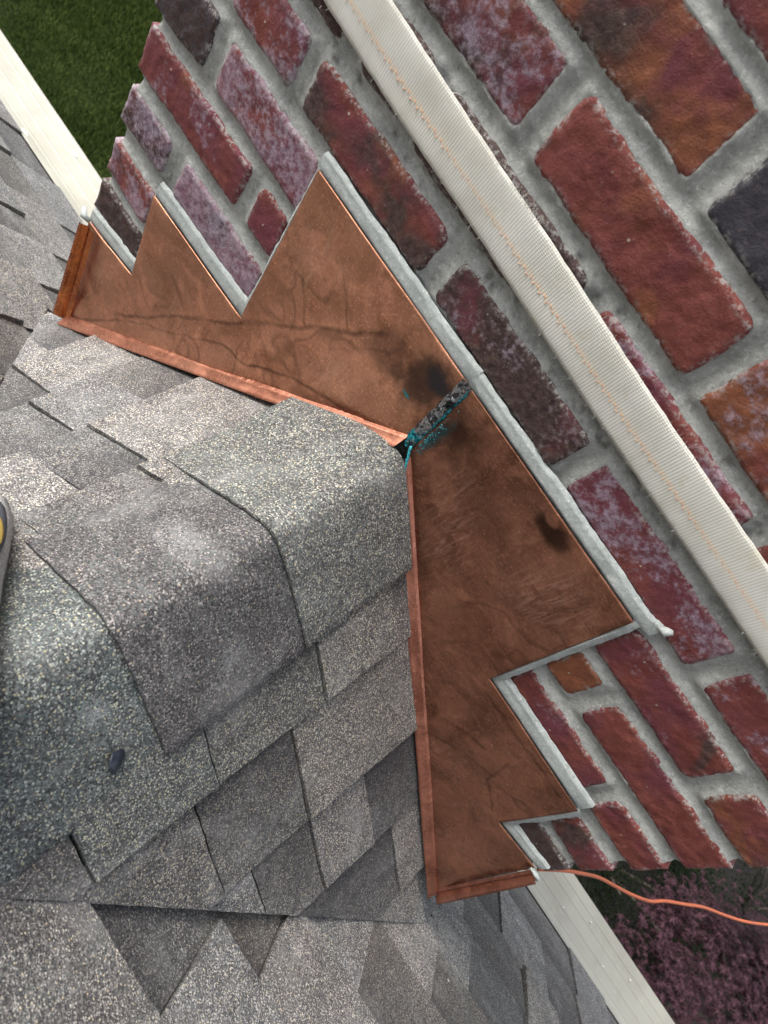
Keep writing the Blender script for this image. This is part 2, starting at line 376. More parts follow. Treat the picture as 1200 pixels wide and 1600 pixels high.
# --- cricket courses: s = a + b*y lower edges, cuts in y
def course_lines(side):
    if side > 0: return [(.085, 0), (.214, .065), (.358, .14), (.487, .20), (.62, .20), (.75, .2)]
    return [(.085, 0), (.170, 0), (.306, .13), (.420, .22), (.535, .3), (.66, .3), (.79, .3)]
cutsR = {1: [-.05, -.16, -.288, -.40], 2: [-.202, -.31], 3: [-.114, -.198, -.275], 4: [-.077], 5: [-.03]}
cutsL = {1: [-.082, -.20, -.31], 2: [-.182, -.252, -.35], 3: [-.10, -.193], 4: [-.158], 5: [-.090]}
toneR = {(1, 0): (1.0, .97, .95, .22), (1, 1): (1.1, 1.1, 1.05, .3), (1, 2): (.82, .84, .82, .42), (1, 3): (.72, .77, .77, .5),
         (2, 0): (1.12, 1.1, 1.05, .26), (2, 1): (.70, .70, .70, .36), (2, 2): (.70, .70, .70, .5)}  # low-left pieces darker: a standing person's shadow put into the granule colour
for side, cuts in ((1, cutsR), (-1, cutsL)):
    L = course_lines(side); r = random.Random(11 + side)
    for b in range(1, len(L)):
        ys = [.0] + cuts.get(b, []) + [-.60]
        for i in range(len(ys) - 1):
            y0, y1 = ys[i] - (.0012 if i else 0), ys[i + 1] + .0012
            lo = L[b]; up = L[b - 1]
            def S(l, y): return (l[0] + l[1] * y) / q2
            yt = .09 if i == 0 and S(lo, 0) > .47 else y0
            poly = [(side * (S(up, yt) - .014), yt), (side * S(lo, yt), yt), (side * S(lo, y1), y1), (side * (S(up, y1) - .014), y1)]
            if side > 0: x1, yy1, x2, yy2 = .142 / q2, -.448, .611 / q2, -.120
            else: x1, yy1, x2, yy2 = .457 / q2, -.182, .616 / q2, -.059
            nx, ny = (yy2 - yy1), -(x2 - x1); cc = nx * x1 + ny * yy1
            poly = clip(poly, nx * side, ny, cc)
            if len(poly) < 3: continue
            A_ = clip(poly, 0, 1, 0); B_ = clip(clip(clip(poly, 0, -1, 0), side, 1, (KR if side > 0 else KL)), -side, 0, -.489)
            raised = (i + b) % 2 == 0; lift = .0095 if raised else .0060
            def hf(x, y, lo=lo, up=up, lift=lift, side=side, nx=nx, ny=ny, cc=cc):
                s_ = abs(x) * q2; a = up[0] + up[1] * y; c_ = lo[0] + lo[1] * y; t = max(0, min(1.1, (s_ - a) / max(.02, c_ - a))); dl = abs(nx * abs(x) + ny * y - cc) / math.hypot(nx, ny); return .002 + lift * (.25 + .75 * t) + .006 * (1 - sstep(0., .05, dl)) * (y < -.02)
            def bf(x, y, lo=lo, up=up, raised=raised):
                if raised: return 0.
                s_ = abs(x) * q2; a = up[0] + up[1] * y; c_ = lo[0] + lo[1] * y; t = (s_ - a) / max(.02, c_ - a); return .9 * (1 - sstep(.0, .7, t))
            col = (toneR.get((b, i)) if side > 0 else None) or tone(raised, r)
            if side < 0: col = (col[0] * 1.08, col[1] * 1.08, col[2] * 1.08, col[3])  # left slope brightened: its stronger light put into the colour
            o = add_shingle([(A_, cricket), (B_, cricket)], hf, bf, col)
# --- main roof courses: v = slope distance down from the y=0 line
LvR = [-2.02, -1.885, -1.75, -1.615, -1.48, -1.345, -1.21, -1.075, -.94, -.81, -.68, -.548, -.43, -.303, -.157, -.040, .103, .245, .425, .612]
LvL = [-2.0, -1.86, -1.72, -1.58, -1.44, -1.30, -1.16, -1.02, -.88, -.745, -.61, -.48, -.36, -.235, -.105, .030, .169, .320, .492]
cutsR_ = {12: [.250, .44], 13: [.320, .50], 14: [.448, .62], 15: [.40, .58, .72], 16: [.671, .83], 17: [.659, .85], 18: [.790, .95], 19: [.66, .84, 1.10]}
cutsL_ = {13: [-.50], 14: [-.46, -.62], 15: [-.595, -.73], 16: [-.581, -.768, -.70], 17: [-.855, -.70, -.99], 18: [-.60, -.838, -1.005]}
def tri_z(x, y): return mainz(x, y)
far_pieces = []; r = random.Random(5)
for side, Lv, cuts in ((1, LvR, cutsR_), (-1, LvL, cutsL_)):
  for b in range(1, len(Lv)):
    cl = sorted(cuts.get(b, [])); lim = 2.6 if b < 15 else 3.2
    if side > 0:
        x = (max(cl) if cl else 0.) + r.uniform(.08, .2)
        while x < lim: cl.append(x); x += r.uniform(.09, .26)
        x = min(cl) - r.uniform(.08, .2)
        while x > .04: cl.append(x); x -= r.uniform(.09, .26)
        cl.append(0.)
    else:
        x = (min(cl) if cl else 0.) - r.uniform(.08, .2)
        while x > -lim: cl.append(x); x -= r.uniform(.09, .26)
        x = max(cl) + r.uniform(.08, .2)
        while x < -.04: cl.append(x); x += r.uniform(.09, .26)
        cl.append(0.)
    cl = sorted(cl)
    for i in range(len(cl) - 1):
        gp = .0013 if Lv[b] < 0 else .0023; x0, x1 = cl[i] + gp, cl[i + 1] - gp; lo = Lv[b]; up = Lv[b - 1]; slant = r.uniform(-.004, .004)
        poly = [(x0, (up - .014) / q2), (x1, (up - .014) / q2), (x1 + slant, lo / q2), (x0 + slant, lo / q2)]
        raised = (i + b) % 2 == 0; lift = .0115 if raised else .0050
        def hf(x, y, lo=lo, up=up, lift=lift): t = max(0, min(1.1, (y * q2 - up) / (lo - up))); return .002 + lift * (.25 + .75 * t)
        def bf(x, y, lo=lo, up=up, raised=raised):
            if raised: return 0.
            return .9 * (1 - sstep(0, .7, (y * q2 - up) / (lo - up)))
        KK = KR if side > 0 else KL
        if side > 0: x1_, y1_, x2_, y2_ = .142 / q2, -.448, .611 / q2, -.120
        else: x1_, y1_, x2_, y2_ = -.457 / q2, -.182, -.616 / q2, -.059
        nx, ny = (y2_ - y1_), -(x2_ - x1_); c_ = nx * x1_ + ny * y1_
        if nx * 2. * side + ny * -1. - c_ > 0: nx, ny, c_ = -nx, -ny, -c_
        over = .02 if side > 0 else .0
        P1 = clip(clip(poly, 0, 1, 0), nx, ny, c_ + over * math.hypot(nx, ny))
        P2 = clip(clip(clip(poly, 0, -1, 0), -side, 0, -.490), -side, -1, -KK + .0 if True else 0)
        P3 = []
        pieces = [(pl, tri_z) for pl in (P1, P2) if len(pl) >= 3 and area(pl) > 3e-5]
        if not pieces: continue
        vis = any(in_view(p[0], p[1], mainz(p[0], p[1])) for pl, _ in pieces for p in pl)
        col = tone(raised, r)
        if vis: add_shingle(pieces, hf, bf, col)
        else: far_pieces.append((pieces, hf, bf))
V = []; F = []; B = []
for pc, hf, bf in far_pieces:
    v_, f_, b_ = slab_geo(pc, hf, bf); k = len(V); V += v_; B += b_; F += [tuple(i + k for i in ff) for ff in f_]
me = mesh('shingle_field', V, F); at = me.attributes.new('band', 'FLOAT', 'POINT'); at.data.foreach_set('value', B)
o = link('shingle_field', me, MAT_SH, roof, smooth=False); tag(o, kind='stuff'); o.color = (1, 1, 1, .2)

# --- ridge caps
def ridge_cap(y0, y1, wl, wr, h0, h1, color, liftL=0., liftR=0., skew=0.):
    nx, ny = 44, 26; RR = .014; P_ = np.zeros((nx, ny, 3)); 
    for i in range(nx):
        t = -1 + 2 * i / (nx - 1); t = math.copysign(abs(t) ** 1.5, t)
        for j in range(ny):
            f = j / (ny - 1); wd = wl if t < 0 else wr; x = t * wd / q2
            jx = mn.noise((t * 9, f * 30, 1.)) * .0012 * (abs(t) ** 8); jy = mn.noise((x * 150, y0 * 9, 2.)) * .001
            ye = y1 + skew * abs(t) ; y = y0 + (ye - y0) * f + jy * (f > .9)
            h = h0 + (h1 - h0) * f
            ll = liftR + (liftL - liftR) * sstep(-.03, .07, -x)
            h += ll * sstep(-.11, -.02, y)
            z = -m_ * math.sqrt(x * x + RR * RR) + h * q2 + mn.noise((x * 14, y * 14, 5.)) * .0022
            P_[i, j] = (x + jx, y, z)
    me = grid_mesh('ridge_cap', P_)
    bm = bmesh.new(); bm.from_mesh(me); bm.normal_update()
    ed = [e for e in bm.edges if e.is_boundary]; ret = bmesh.ops.extrude_edge_only(bm, edges=ed)
    for v in ret['geom']:
        if isinstance(v, bmesh.types.BMVert): v.co.z -= .0034
    bmesh.ops.recalc_face_normals(bm, faces=bm.faces); bm.to_mesh(me); bm.free()
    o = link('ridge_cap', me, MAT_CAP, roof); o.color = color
    es = o.modifiers.new('e', 'EDGE_SPLIT'); es.split_angle = math.radians(50); return o
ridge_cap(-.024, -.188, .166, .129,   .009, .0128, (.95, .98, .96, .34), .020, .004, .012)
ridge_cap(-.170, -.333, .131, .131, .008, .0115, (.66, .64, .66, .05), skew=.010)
ridge_cap(-.315, -.462, .131, .133, .007, .0120, (.70, .77, .78, .42), skew=.010)  # darkened cap: the same person's shadow put into its colour
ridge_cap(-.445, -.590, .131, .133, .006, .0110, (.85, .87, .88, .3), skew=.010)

# dark tar blob
bm = bmesh.new(); bmesh.ops.create_icosphere(bm, subdivisions=4, radius=1)
for v in bm.verts:
    n_ = 1 + .25 * mn.noise(v.co * 1.4) + .06 * mn.noise(v.co * 6); v.co = Vector((v.co.x * .0070 * n_, v.co.y * .0078 * n_, v.co.z * .0022 * n_))
me = bpy.data.meshes.new('tar_blob'); bm.to_mesh(me); bm.free()
s = NT('tar'); mt = s.done((.016, .022, .034), .33, None, s.bump(s.noise(300, 3), .4, .001))
o = link('tar_blob', me, mt); o.location = (.0765, -.359, cricket(.0765) + .0165); o.rotation_euler = (0, math.atan(m_), .5)
tag(o, 'small dark blue black tar blob stuck on the ridge cap shingle', 'tar blob')

# ================================================================== CHIMNEY
chim = empty('brick_chimney', (0, .3, GZ)); tag(chim, 'red brick chimney with thick grey mortar joints and a strap round it', 'chimney')
chim_inv = Matrix.Translation(-chim.location)
def cparent(o): o.parent = chim; o.matrix_parent_inverse = chim_inv; return o
CX = .486; CY1 = .66; TOP = 1.24
# front bricks: (course, x0, x1, (dark, orange, lilac))
BR = []
def c_(k, *a):
    for b in a: BR.append((k, *b))
D = (.72, .3, .35); R_ = (.25, .35, .42); PU = (.3, .3, .62); OR = (.3, .72, .4); LI = (.62, .3, .68); BK = (1.2, .2, .55); DB = (.95, .35, .25); RO = (.18, .5, .3)
c_(-4, (-.486, -.398, DB), (.416, .486, (.95, .3, .3)))
c_(-3, (-.486, -.404, (.42, .3, .6)), (.418, .486, (.45, .3, .5)))
c_(-2, (-.486, -.409, LI), (-.383, -.240, (.45, .4, .70)), (.249, .384, (.25, .35, .5)), (.405, .486, (.5, .35, .5)))
c_(-1, (-.486, -.310, (.25, .45, .55)), (-.290, -.243, (.25, .3, .55)), (.244, .282, (.35, .75, .2)), (.304, .486, (.2, .35, .42)))
c_(0, (-.486, -.410, (1.0, .3, .25)), (-.388, -.240, (.25, .35, .66)), (.241, .388, (.45, .3, .5)), (.411, .486, (.5, .6, .25)))
c_(1, (-.486, -.430, R_), (-.408, -.315, (.45, .3, .62)), (-.296, -.118, (.50, .52, .46)), (-.094, .082, (.62, .3, .55)), (.103, .283, (.35, .3, .60)), (.305, .486, (.38, .35, .55)))
c_(2, (-.486, -.292, (.6, .2, .3)), (-.268, -.212, (.8, .3, .3)), (-.192, -.016, (.9, .2, .3)), (.006, .190, (.3, .2, .6)), (.211, .392, R_), (.412, .486, R_))
c_(3, (-.486, -.342, R_), (-.320, -.134, (.5, .5, .62)), (-.113, .076, (.10, .50, .25)), (.096, .280, (.35, .6, .58)), (.302, .486, PU))
c_(4, (-.486, -.456, D), (-.434, -.238, D), (-.216, -.026, (.44, .64, .38)), (-.005, .182, (1.35, .1, .35)), (.204, .392, R_), (.414, .486, OR))
c_(5, (-.486, -.322, R_), (-.300, -.116, PU), (-.094, .090, R_), (.112, .290, OR), (.310, .486, PU))
r = random.Random(21)
for k in list(range(6, 17)):
    x = -.486; off = .09 if k % 2 else .19; x1 = -.486 + off
    while x < .44:
        BR.append((k, x, min(x1, .486), (r.uniform(.1, .8), r.uniform(.2, .6), r.uniform(.3, .7)))); x = x1 + .021; x1 = x + .179
        if x1 > .44: x1 = .486
for k in range(-9, -4):     # below the roof, hidden
    BR.append((k, -.486, -.40, R_)); BR.append((k, .40, .486, R_))
SLOPED = {(-2, -.383): (-.240,), }
def brick_mesh(x0, x1, z0, z1, seed, cell=.0045, dx=.095, corner=0, cut=None):
    """brick with front face in -y, local coords about its centre; irregular outline, rounded arrises"""
    x0 -= .0007 * (corner != -1); x1 += .0007 * (corner != 1); z0 -= .0008; z1 += .0008; w_, h_ = x1 - x0, z1 - z0; nx = max(4, int(w_ / cell)); nz = max(4, int(h_ / cell)); rr = .0024
    U = np.linspace(0, 1, nx + 1); Wv = np.linspace(0, 1, nz + 1)
    U = .5 - .5 * np.cos(U * math.pi) * .35 + (U - .5) * .65 + 0 * U if False else U
    X, Z = np.meshgrid(x0 + U * w_, z0 + Wv * h_, indexing='ij')
    so_ = seed * 3.37
    # wobble outline
    e = np.minimum(np.minimum(X - x0, x1 - X), np.minimum(Z - z0, z1 - Z))
    k = np.clip(1 - e / .02, 0, 1)
    Xw = X + k * .0012 * fbm(X + so_, Z, 42, seed, 2); Zw = Z + k * (.0013 * fbm(X, Z + so_, 38, seed + 9, 2) + .0022 * np.minimum(0, fbm(X, Z + so_, 95, seed + 15, 2) + .75) * np.where(Z > (z0 + z1) / 2, -1, 1) * -1)
    # round the plan corners
    cxr = .005 + .006 * rnd.random()
    for sx, sz in ((x0, z0), (x0, z1), (x1, z0), (x1, z1)):
        ccx = sx + (cxr if sx == x0 else -cxr); ccz = sz + (cxr if sz == z0 else -cxr)
        if corner and abs(sx) > .48: continue
        mx_ = ((Xw - ccx) * (1 if sx == x1 else -1) > 0) & ((Zw - ccz) * (1 if sz == z1 else -1) > 0)
        dd = np.hypot(Xw - ccx, Zw - ccz); cheb = np.maximum(np.abs(Xw - ccx), np.abs(Zw - ccz)); f = np.where(mx_ & (dd > 1e-9), cheb / np.maximum(dd, 1e-9), 1)
        Xw = ccx + (Xw - ccx) * f; Zw = ccz + (Zw - ccz) * f
    t = np.clip(1 - e / rr, 0, 1); Y = rr * .8 * (1 - np.sqrt(np.clip(1 - t * t, 0, 1)))
    Y = Y + .0006 * fbm(X + so_, Z, 30, seed + 3) + .0005 * fbm(X + so_, Z, 170, seed + 5) + .0016 * np.clip(fbm(X, Z + so_, 45, seed + 7) - .7, 0, 1) + .0007 * k * np.abs(fbm(X, Z, 130, seed + 11)) + .0020 * np.clip(fbm(X + so_, Z, 260, seed + 21, 2) - .95, 0, 1)
    tilt = rnd.uniform(-.0012, .0012); Y = Y + tilt * (2 * (X - x0) / w_ - 1) + rnd.uniform(-.0015, .0012)
    if cut is not None:   # slanted cut end: shear x at one end
        za, zb, sgn = cut
        for_ = (X - x0) / w_ if sgn > 0 else (x1 - X) / w_
        Xw = Xw + for_ * (za + (zb - za) * (Z - z0) / h_)
    P_ = np.stack([Xw, Y, Zw], -1)
    cen = Vector(((x0 + x1) / 2, 0, (z0 + z1) / 2)); P_ = P_ - np.array(cen)
    me = grid_mesh('brick', P_)
    bm = bmesh.new(); bm.from_mesh(me)
    ret = bmesh.ops.extrude_edge_only(bm, edges=[e_ for e_ in bm.edges if e_.is_boundary])
    nv = [v for v in ret['geom'] if isinstance(v, bmesh.types.BMVert)]
    for v in nv: v.co.y = .012
    ret = bmesh.ops.extrude_edge_only(bm, edges=[e_ for e_ in ret['geom'] if isinstance(e_, bmesh.types.BMEdge)])
    for v in ret['geom']:
        if isinstance(v, bmesh.types.BMVert): v.co.y = dx
    bmesh.ops.recalc_face_normals(bm, faces=bm.faces); bm.to_mesh(me); bm.free()
    at = me.attributes.new('edge', 'FLOAT', 'POINT'); ev = np.zeros(len(me.vertices)); ev[:e.size] = np.clip(1 - e.reshape(-1) / .006, 0, 1); ev[e.size:] = .6; at.data.foreach_set('value', ev)
    return me, cen
def corner_x(c): return .486 * c
KW = {(-2, -.383): (.004, -.004, 1), (-2, .249): (.001, -.004, -1), (-1, -.290): (.0, -.006, 1), (0, -.388): (.003, -.010, 1), (-4, -.486): (.004, -.006, 1)}
rects = []
for n_, (k, x0, x1, cc) in enumerate(BR):
    a_, b_ = {-4: (.021, .005), -3: (.012, .012), -2: (.013, .011), -1: (.010, .010), 0: (.008, .010), 1: (.009, .0125), 2: (.006, .009), 3: (.007, .006), 4: (.009, .005)}.get(k, (.008, .008))
    zc0 = cz(k) + a_; zc1 = cz(k + 1) - b_
    jz = rnd.uniform(-.0012, .0012)
    rects.append((x0, x1, zc0 + jz, zc1 + jz))
    vis = k <= 5
    corner = -1 if x0 <= -.485 else (1 if x1 >= .485 else 0)
    me, cen = brick_mesh(x0, x1, zc0 + jz, zc1 + jz, n_ + 1, .0028 if vis and k > -5 else .012, .10 if corner else .05, corner, KW.get((k, x0)))
    o = link('brick', me, MAT_BRICK); o.location = cen; cparent(o); o.color = (*cc, 1)
    o.data.polygons.foreach_set('use_smooth', [True] * len(o.data.polygons))
# side and back bricks: a few shared meshes
base_me = []
for v_ in range(4):
    me, cen = brick_mesh(-.089, .089, -.024, .024, 200 + v_, .009, .05); base_me.append(me)
nside = 0
for k in range(-8, 17):
    z = (cz(k) + cz(k + 1)) / 2
    y = .12 if k % 2 else .21
    ys = []
    while y + .18 < CY1: ys.append(y + .089); y += .2
    for sd in (-1, 1):
        for yy in ys:
            o = link('brick', base_me[nside % 4], MAT_BRICK); o.location = (sd * .486, yy, z); o.rotation_euler = (0, 0, math.pi / 2 * (-1 if sd < 0 else 1)); cparent(o)
            o.color = (rnd.uniform(.1, .8), rnd.uniform(.2, .6), rnd.uniform(.3, .7), 1); nside += 1
# mortar face: height field, shallow tooled joints, smeared up on to the brick arrises
xs = np.linspace(-.479, .479, 340); zs = np.concatenate([np.arange(-.42, .47, .0026), np.arange(.475, TOP, .012)])
X, Z = np.meshgrid(xs, zs, indexing='ij')
D_ = np.full(X.shape, 1.)
for (a, b, c, d) in rects:
    dd = np.hypot(np.maximum(np.maximum(a - X, X - b), 0), np.maximum(np.maximum(c - Z, Z - d), 0)); inside = np.minimum(np.minimum(X - a, b - X), np.minimum(Z - c, d - Z))
    D_ = np.minimum(D_, np.where(inside > 0, -inside, dd))
Dw = D_ + .0008 * fbm(X, Z, 110, 4, 3)
Y = np.where(Dw < 0, .0018 + np.clip(-Dw, 0, .01) * .6, .0022 + .0045 * np.clip(Dw / .0090, 0, 1) ** .8)
Y = Y + .0006 * fbm(X, Z, 28, 6) + .0007 * fbm(X, Z, 190, 8, 3) - .0018 * np.clip(fbm(X, Z, 70, 12) - .6, 0, 1) * (Dw < .005)
for gx_, gz_ in ((0, 0),): pass
P_ = np.stack([X, Y, Z], -1); me = grid_mesh('mortar_face', P_[:, ::-1])
dirt = np.clip(fbm(X, Z, 110, 31, 4) - .35, 0, .8) * (Z > .17) * (Z < .25) * 1.2 + np.clip(fbm(X, Z, 60, 33) - 1.0, 0, 1)
at = me.attributes.new('dirt', 'FLOAT', 'POINT'); at.data.foreach_set('value', np.clip(dirt[:, ::-1], 0, 1).reshape(-1).astype(np.float32))
o = link('mortar', me, MAT_MORTAR); cparent(o)
V, F = box(-.479, .479, .0105, CY1, -1.6, TOP); o = link('mortar_core', mesh('mortar_core', V, F), MAT_MORTAR, smooth=False); cparent(o)
V, F = box(-.50, .50, -.012, CY1 + .02, TOP, TOP + .06); o = link('chimney_cap', mesh('chimney_cap', V, F), MAT_MORTAR, smooth=False); cparent(o)
V, F = box(-.484, .484, .02, CY1, GZ - .1, -1.6); o = link('chimney_base', mesh('chimney_base', V, F), MAT_BRICK, smooth=False); cparent(o); o.color = (.4, .4, .5, 1)

# house wall below the eave
s = NT('siding'); mt = s.done((.55, .54, .48), .6)
V, F = box(-5.6, 5.6, -4.5, .16, GZ - .1, -.95); o = link('house_wall', mesh('house_wall', V, F), mt, smooth=False); tag(o, kind='structure')

# ================================================================== COPPER FLASHING
def copper_sheet(name, poly, fy, mat, parent, creases=()):
    bm = bmesh.new(); bm.faces.new([bm.verts.new((p[0], 0, p[1])) for p in poly])
    xs_ = [p[0] for p in poly]; zs_ = [p[1] for p in poly]
    for axn, lo, hi in ((0, min(xs_), max(xs_)), (2, min(zs_), max(zs_))):
        q = lo + .006
        while q < hi:
            co = [0, 0, 0]; co[axn] = q; no = [0, 0, 0]; no[axn] = 1
            bmesh.ops.bisect_plane(bm, geom=bm.verts[:] + bm.edges[:] + bm.faces[:], plane_co=co, plane_no=no, dist=1e-5); q += .006
    for v in bm.verts:
        x, z = v.co.x, v.co.z; y = fy(x, z)
        y += .0011 * mn.noise((x * 9, z * 9, .3)) + .0005 * mn.noise((x * 28, z * 28, 2.3))
        for (a, b, amp, wd) in creases:
            ax_, az_ = a; bx_, bz_ = b; dx, dz = bx_ - ax_, bz_ - az_; L = math.hypot(dx, dz); t = ((x - ax_) * dx + (z - az_) * dz) / L / L
            d = abs(((x - ax_) * dz - (z - az_) * dx) / L)
            if -.02 < t < 1.02: y += amp * math.exp(-(d / wd) ** 2)
        v.co.y = y
    bmesh.ops.recalc_face_normals(bm, faces=bm.faces)
    if sum(f.normal.y for f in bm.faces) > 0: bmesh.ops.reverse_faces(bm, faces=bm.faces)
    # thickness
    ed = [e for e in bm.edges if e.is_boundary]; ret = bmesh.ops.extrude_edge_only(bm, edges=ed)
    for v in ret['geom']:
        if isinstance(v, bmesh.types.BMVert): v.co.y += .0009
    me = bpy.data.meshes.new(name); bm.to_mesh(me); bm.free(); return link(name, me, mat, parent)
def rz_l(x): return -.0 - .8435 * (-x) - .006 if False else 0
# base crease lines z(x)
LC = [(-.014, .020), (-.0846, -.0435), (-.2501, -.2017), (-.459, -.3935)]
RC = [(.0000, .010), (.0765, -.0536), (.1694, -.136), (.365, -.3047), (.5062, -.4212)]
def interp(L, x):
    L = sorted(L); 
    for a, b in zip(L[:-1], L[1:]):
        if x <= b[0]: return a[1] + (b[1] - a[1]) * (x - a[0]) / (b[0] - a[0])
    return L[-1][1]
def fyL(x, z): h = z - interp(LC, x); return -.0075 - .0065 * (1 - sstep(0, .08, h))
def fyR(x, z): h = z - interp(RC, x); return -.0075 - .0065 * (1 - sstep(0, .08, h)) - .0012
# materials
s, c, rr_, met, n = mat_copper('copper_left', (.54, .262, .162), (.35, .150, .084))  # brighter copy of the copper: light from the left put into the colour
c = s.mix(s.math('MULTIPLY', s.blob((-.040, -.01, .070), (.040, .05, .044), nscale=30, namp=.95, soft=.6), .82), c, (.022, .018, .016))
c = s.mix(s.math('MULTIPLY', s.blob((-.034, -.01, .083), (.016, .05, .013), nscale=60, namp=.4), .7), c, (.020, .032, .045))
c = s.mix(s.math('MULTIPLY', s.blob((-.085, -.01, .055), (.028, .05, .03), nscale=30, namp=.6), .5), c, (.055, .030, .022))
c = s.mix(s.math('MULTIPLY', s.blob((-.046, -.01, .045), (.006, .05, .002), nscale=200, namp=.4), .9), c, (.03, .24, .25))
for a, b, wd, k in (((-.461, -.399), (-.37, -.285), .0018, .5), ((-.385, -.290), (-.282, -.158), .0022, .6), ((-.282, -.158), (-.227, -.094), .0022, .55), ((-.227, -.093), (-.168, -.019), .0024, .5), ((-.168, -.019), (-.129, .028), .0022, .5), ((-.129, .028), (-.10, .062), .0022, .6),
                    ((-.06, -.02), (-.14, -.069), .0022, .7), ((-.14, -.069), (-.19, -.119), .0016, .7), ((-.19, -.119), (-.235, -.142), .0014, .6), ((-.235, -.142), (-.36, -.27), .0012, .4),
                    ((-.13, .028), (-.125, -.045), .0014, .0), ((-.20, .02), (-.165, -.018), .0016, .45), ((-.165, .06), (-.13, .028), .0018, .4), ((-.335, -.145), (-.30, -.165), .0022, .4)):
    if k: c = s.mix(s.math('MULTIPLY', s.line(a, b, wd), k), c, (.035, .018, .012))
for p_, r_, rz_, k_ in (((-.20, -.01, .045), (.03, .05, .05), 1.4, .38), ((-.43, -.01, -.27), (.03, .05, .05), 1.2, .35), ((-.31, -.01, -.19), (.06, .05, .03), .8, .25), ((-.12, -.01, -.02), (.05, .05, .03), .8, .3)):
    st_ = s.noise(1., 4, .75, s.vec((240, 10, 34), rot=(0, rz_, 0)), dist=1.2)
    c = s.mix(s.math('MULTIPLY', s.math('MULTIPLY', s.blob(p_, r_, nscale=30, namp=.6, soft=1.1), s.map(st_, .46, .64)), k_), c, (.86, .56, .40))
MAT_CL = s.done(c, rr_, met, n)
s, c, rr_, met, n = mat_copper('copper_right', (.41, .185, .114), (.23, .092, .052), rough=.36)  # darker copy of the copper: weaker light on the right put into colour
c = s.mix(s.math('MULTIPLY', s.blob((.012, -.01, .070), (.032, .05, .034), nscale=34, namp=.9, soft=.9), .85), c, (.028, .014, .010))
c = s.mix(s.math('MULTIPLY', s.math('SUBTRACT', s.blob((.130, -.01, .092), (.024, .05, .015), nscale=45, namp=.55, soft=.5), s.blob((.122, -.01, .100), (.009, .05, .006), nscale=60, namp=.4), clamp=True), .85), c, (.022, .012, .008))
c = s.mix(s.math('MULTIPLY', s.blob((.0035, -.01, .045), (.007, .05, .030), nscale=150, namp=.9, soft=.9), .75), c, (.015, .11, .13))
for a, b, wd, k in (((.262, -.19), (.315, -.155), .0025, .5), ((.282, -.215), (.35, -.17), .002, .5), ((.335, -.135), (.352, -.185), .0016, .5), ((.352, -.185), (.395, -.21), .0016, .45), ((.25, -.10), (.385, -.095), .0022, .5)):
    c = s.mix(s.math('MULTIPLY', s.line(a, b, wd), k), c, (.03, .014, .01))
for p_, r_, rz_, k_ in (((.185, -.01, .045), (.05, .05, .045), .75, .60), ((.095, -.01, -.015), (.05, .05, .05), .15, .50), ((.060, -.01, .030), (.03, .05, .03), .15, .40), ((.30, -.01, -.23), (.05, .05, .05), -.5, .35)):
    st_ = s.noise(1., 4, .75, s.vec((260, 10, 34), rot=(0, rz_, 0)), dist=.8)
    c = s.mix(s.math('MULTIPLY', s.math('MULTIPLY', s.blob(p_, r_, nscale=30, namp=.6, soft=1.1), s.map(st_, .46, .64)), k_), c, (.74, .45, .33))
MAT_CR = s.done(c, rr_, met, n)
s, c, rr_, met, n = mat_copper('copper_hem_left', (.56, .255, .165), (.40, .145, .085), stains_facets=False, rough=.34); MAT_HL = s.done(c, rr_, .75, n)  # brighter, pinker than the sheet: sky light on the lip put into colour
s, c, rr_, met, n = mat_copper('copper_hem_right', (.44, .185, .12), (.27, .095, .058), stains_facets=False, rough=.36); MAT_HR = s.done(c, rr_, .75, n)  # right lip likewise has sky light put into its colour
s, c, rr_, met, n = mat_copper('copper_end_bright', (.60, .20, .06), (.36, .09, .028), stains_facets=False, rough=.28); MAT_HE = s.done(c, rr_, .85, n)
MAT_SEAL = mat_mortar('sealant', (.34, .375, .36), (.43, .465, .445)); MAT_SEAL.node_tree.nodes['Principled BSDF'].inputs['Roughness'].default_value = .55
for nd in MAT_SEAL.node_tree.nodes:
    if nd.type == 'BUMP': nd.inputs['Strength'].default_value *= .45

fl = empty('copper_step_flashing', (-.2, -.01, -.2)); tag(fl, 'lighter orange brown copper step flashing left of the soldered seam, stepped up the brick', 'flashing', 'copper step flashings at the foot of the chimney')
fr = empty('copper_step_flashing', (.2, -.01, -.2)); tag(fr, 'darker brown copper step flashing right of the seam, with a dark oval stain', 'flashing', 'copper step flashings at the foot of the chimney')
def par(o, p): o.parent = p; o.matrix_parent_inverse = Matrix.Translation(-p.location); return o
polyL = [(-.4790, -.2252), (-.3869, -.213), (-.3992, -.0942), (-.2315, -.0899), (-.2442, .106), (-.0175, .1075), (-.0135, .020)] + LC[1:] 
polyR = [(-.0145, .1075), (.2299, .1096), (.238, -.083), (.404, -.085), (.4101, -.2142), (.4735, -.2057)] + RC[::-1]
par(copper_sheet('copper_sheet', polyL, fyL, MAT_CL, None, [((-.461, -.399), (-.227, -.093), .0016, .004), ((-.227, -.093), (-.10, .062), .002, .005), ((-.06, -.02), (-.235, -.142), .0014, .004), ((-.13, .028), (-.19, .06), .0012, .004)]), fl)
par(copper_sheet('copper_sheet', polyR, fyR, MAT_CR, None, [((.335, -.135), (.352, -.185), -.0012, .004), ((.25, -.10), (.30, -.22), .0012, .006), ((.0, .06), (.18, -.10), .001, .01)]), fr)
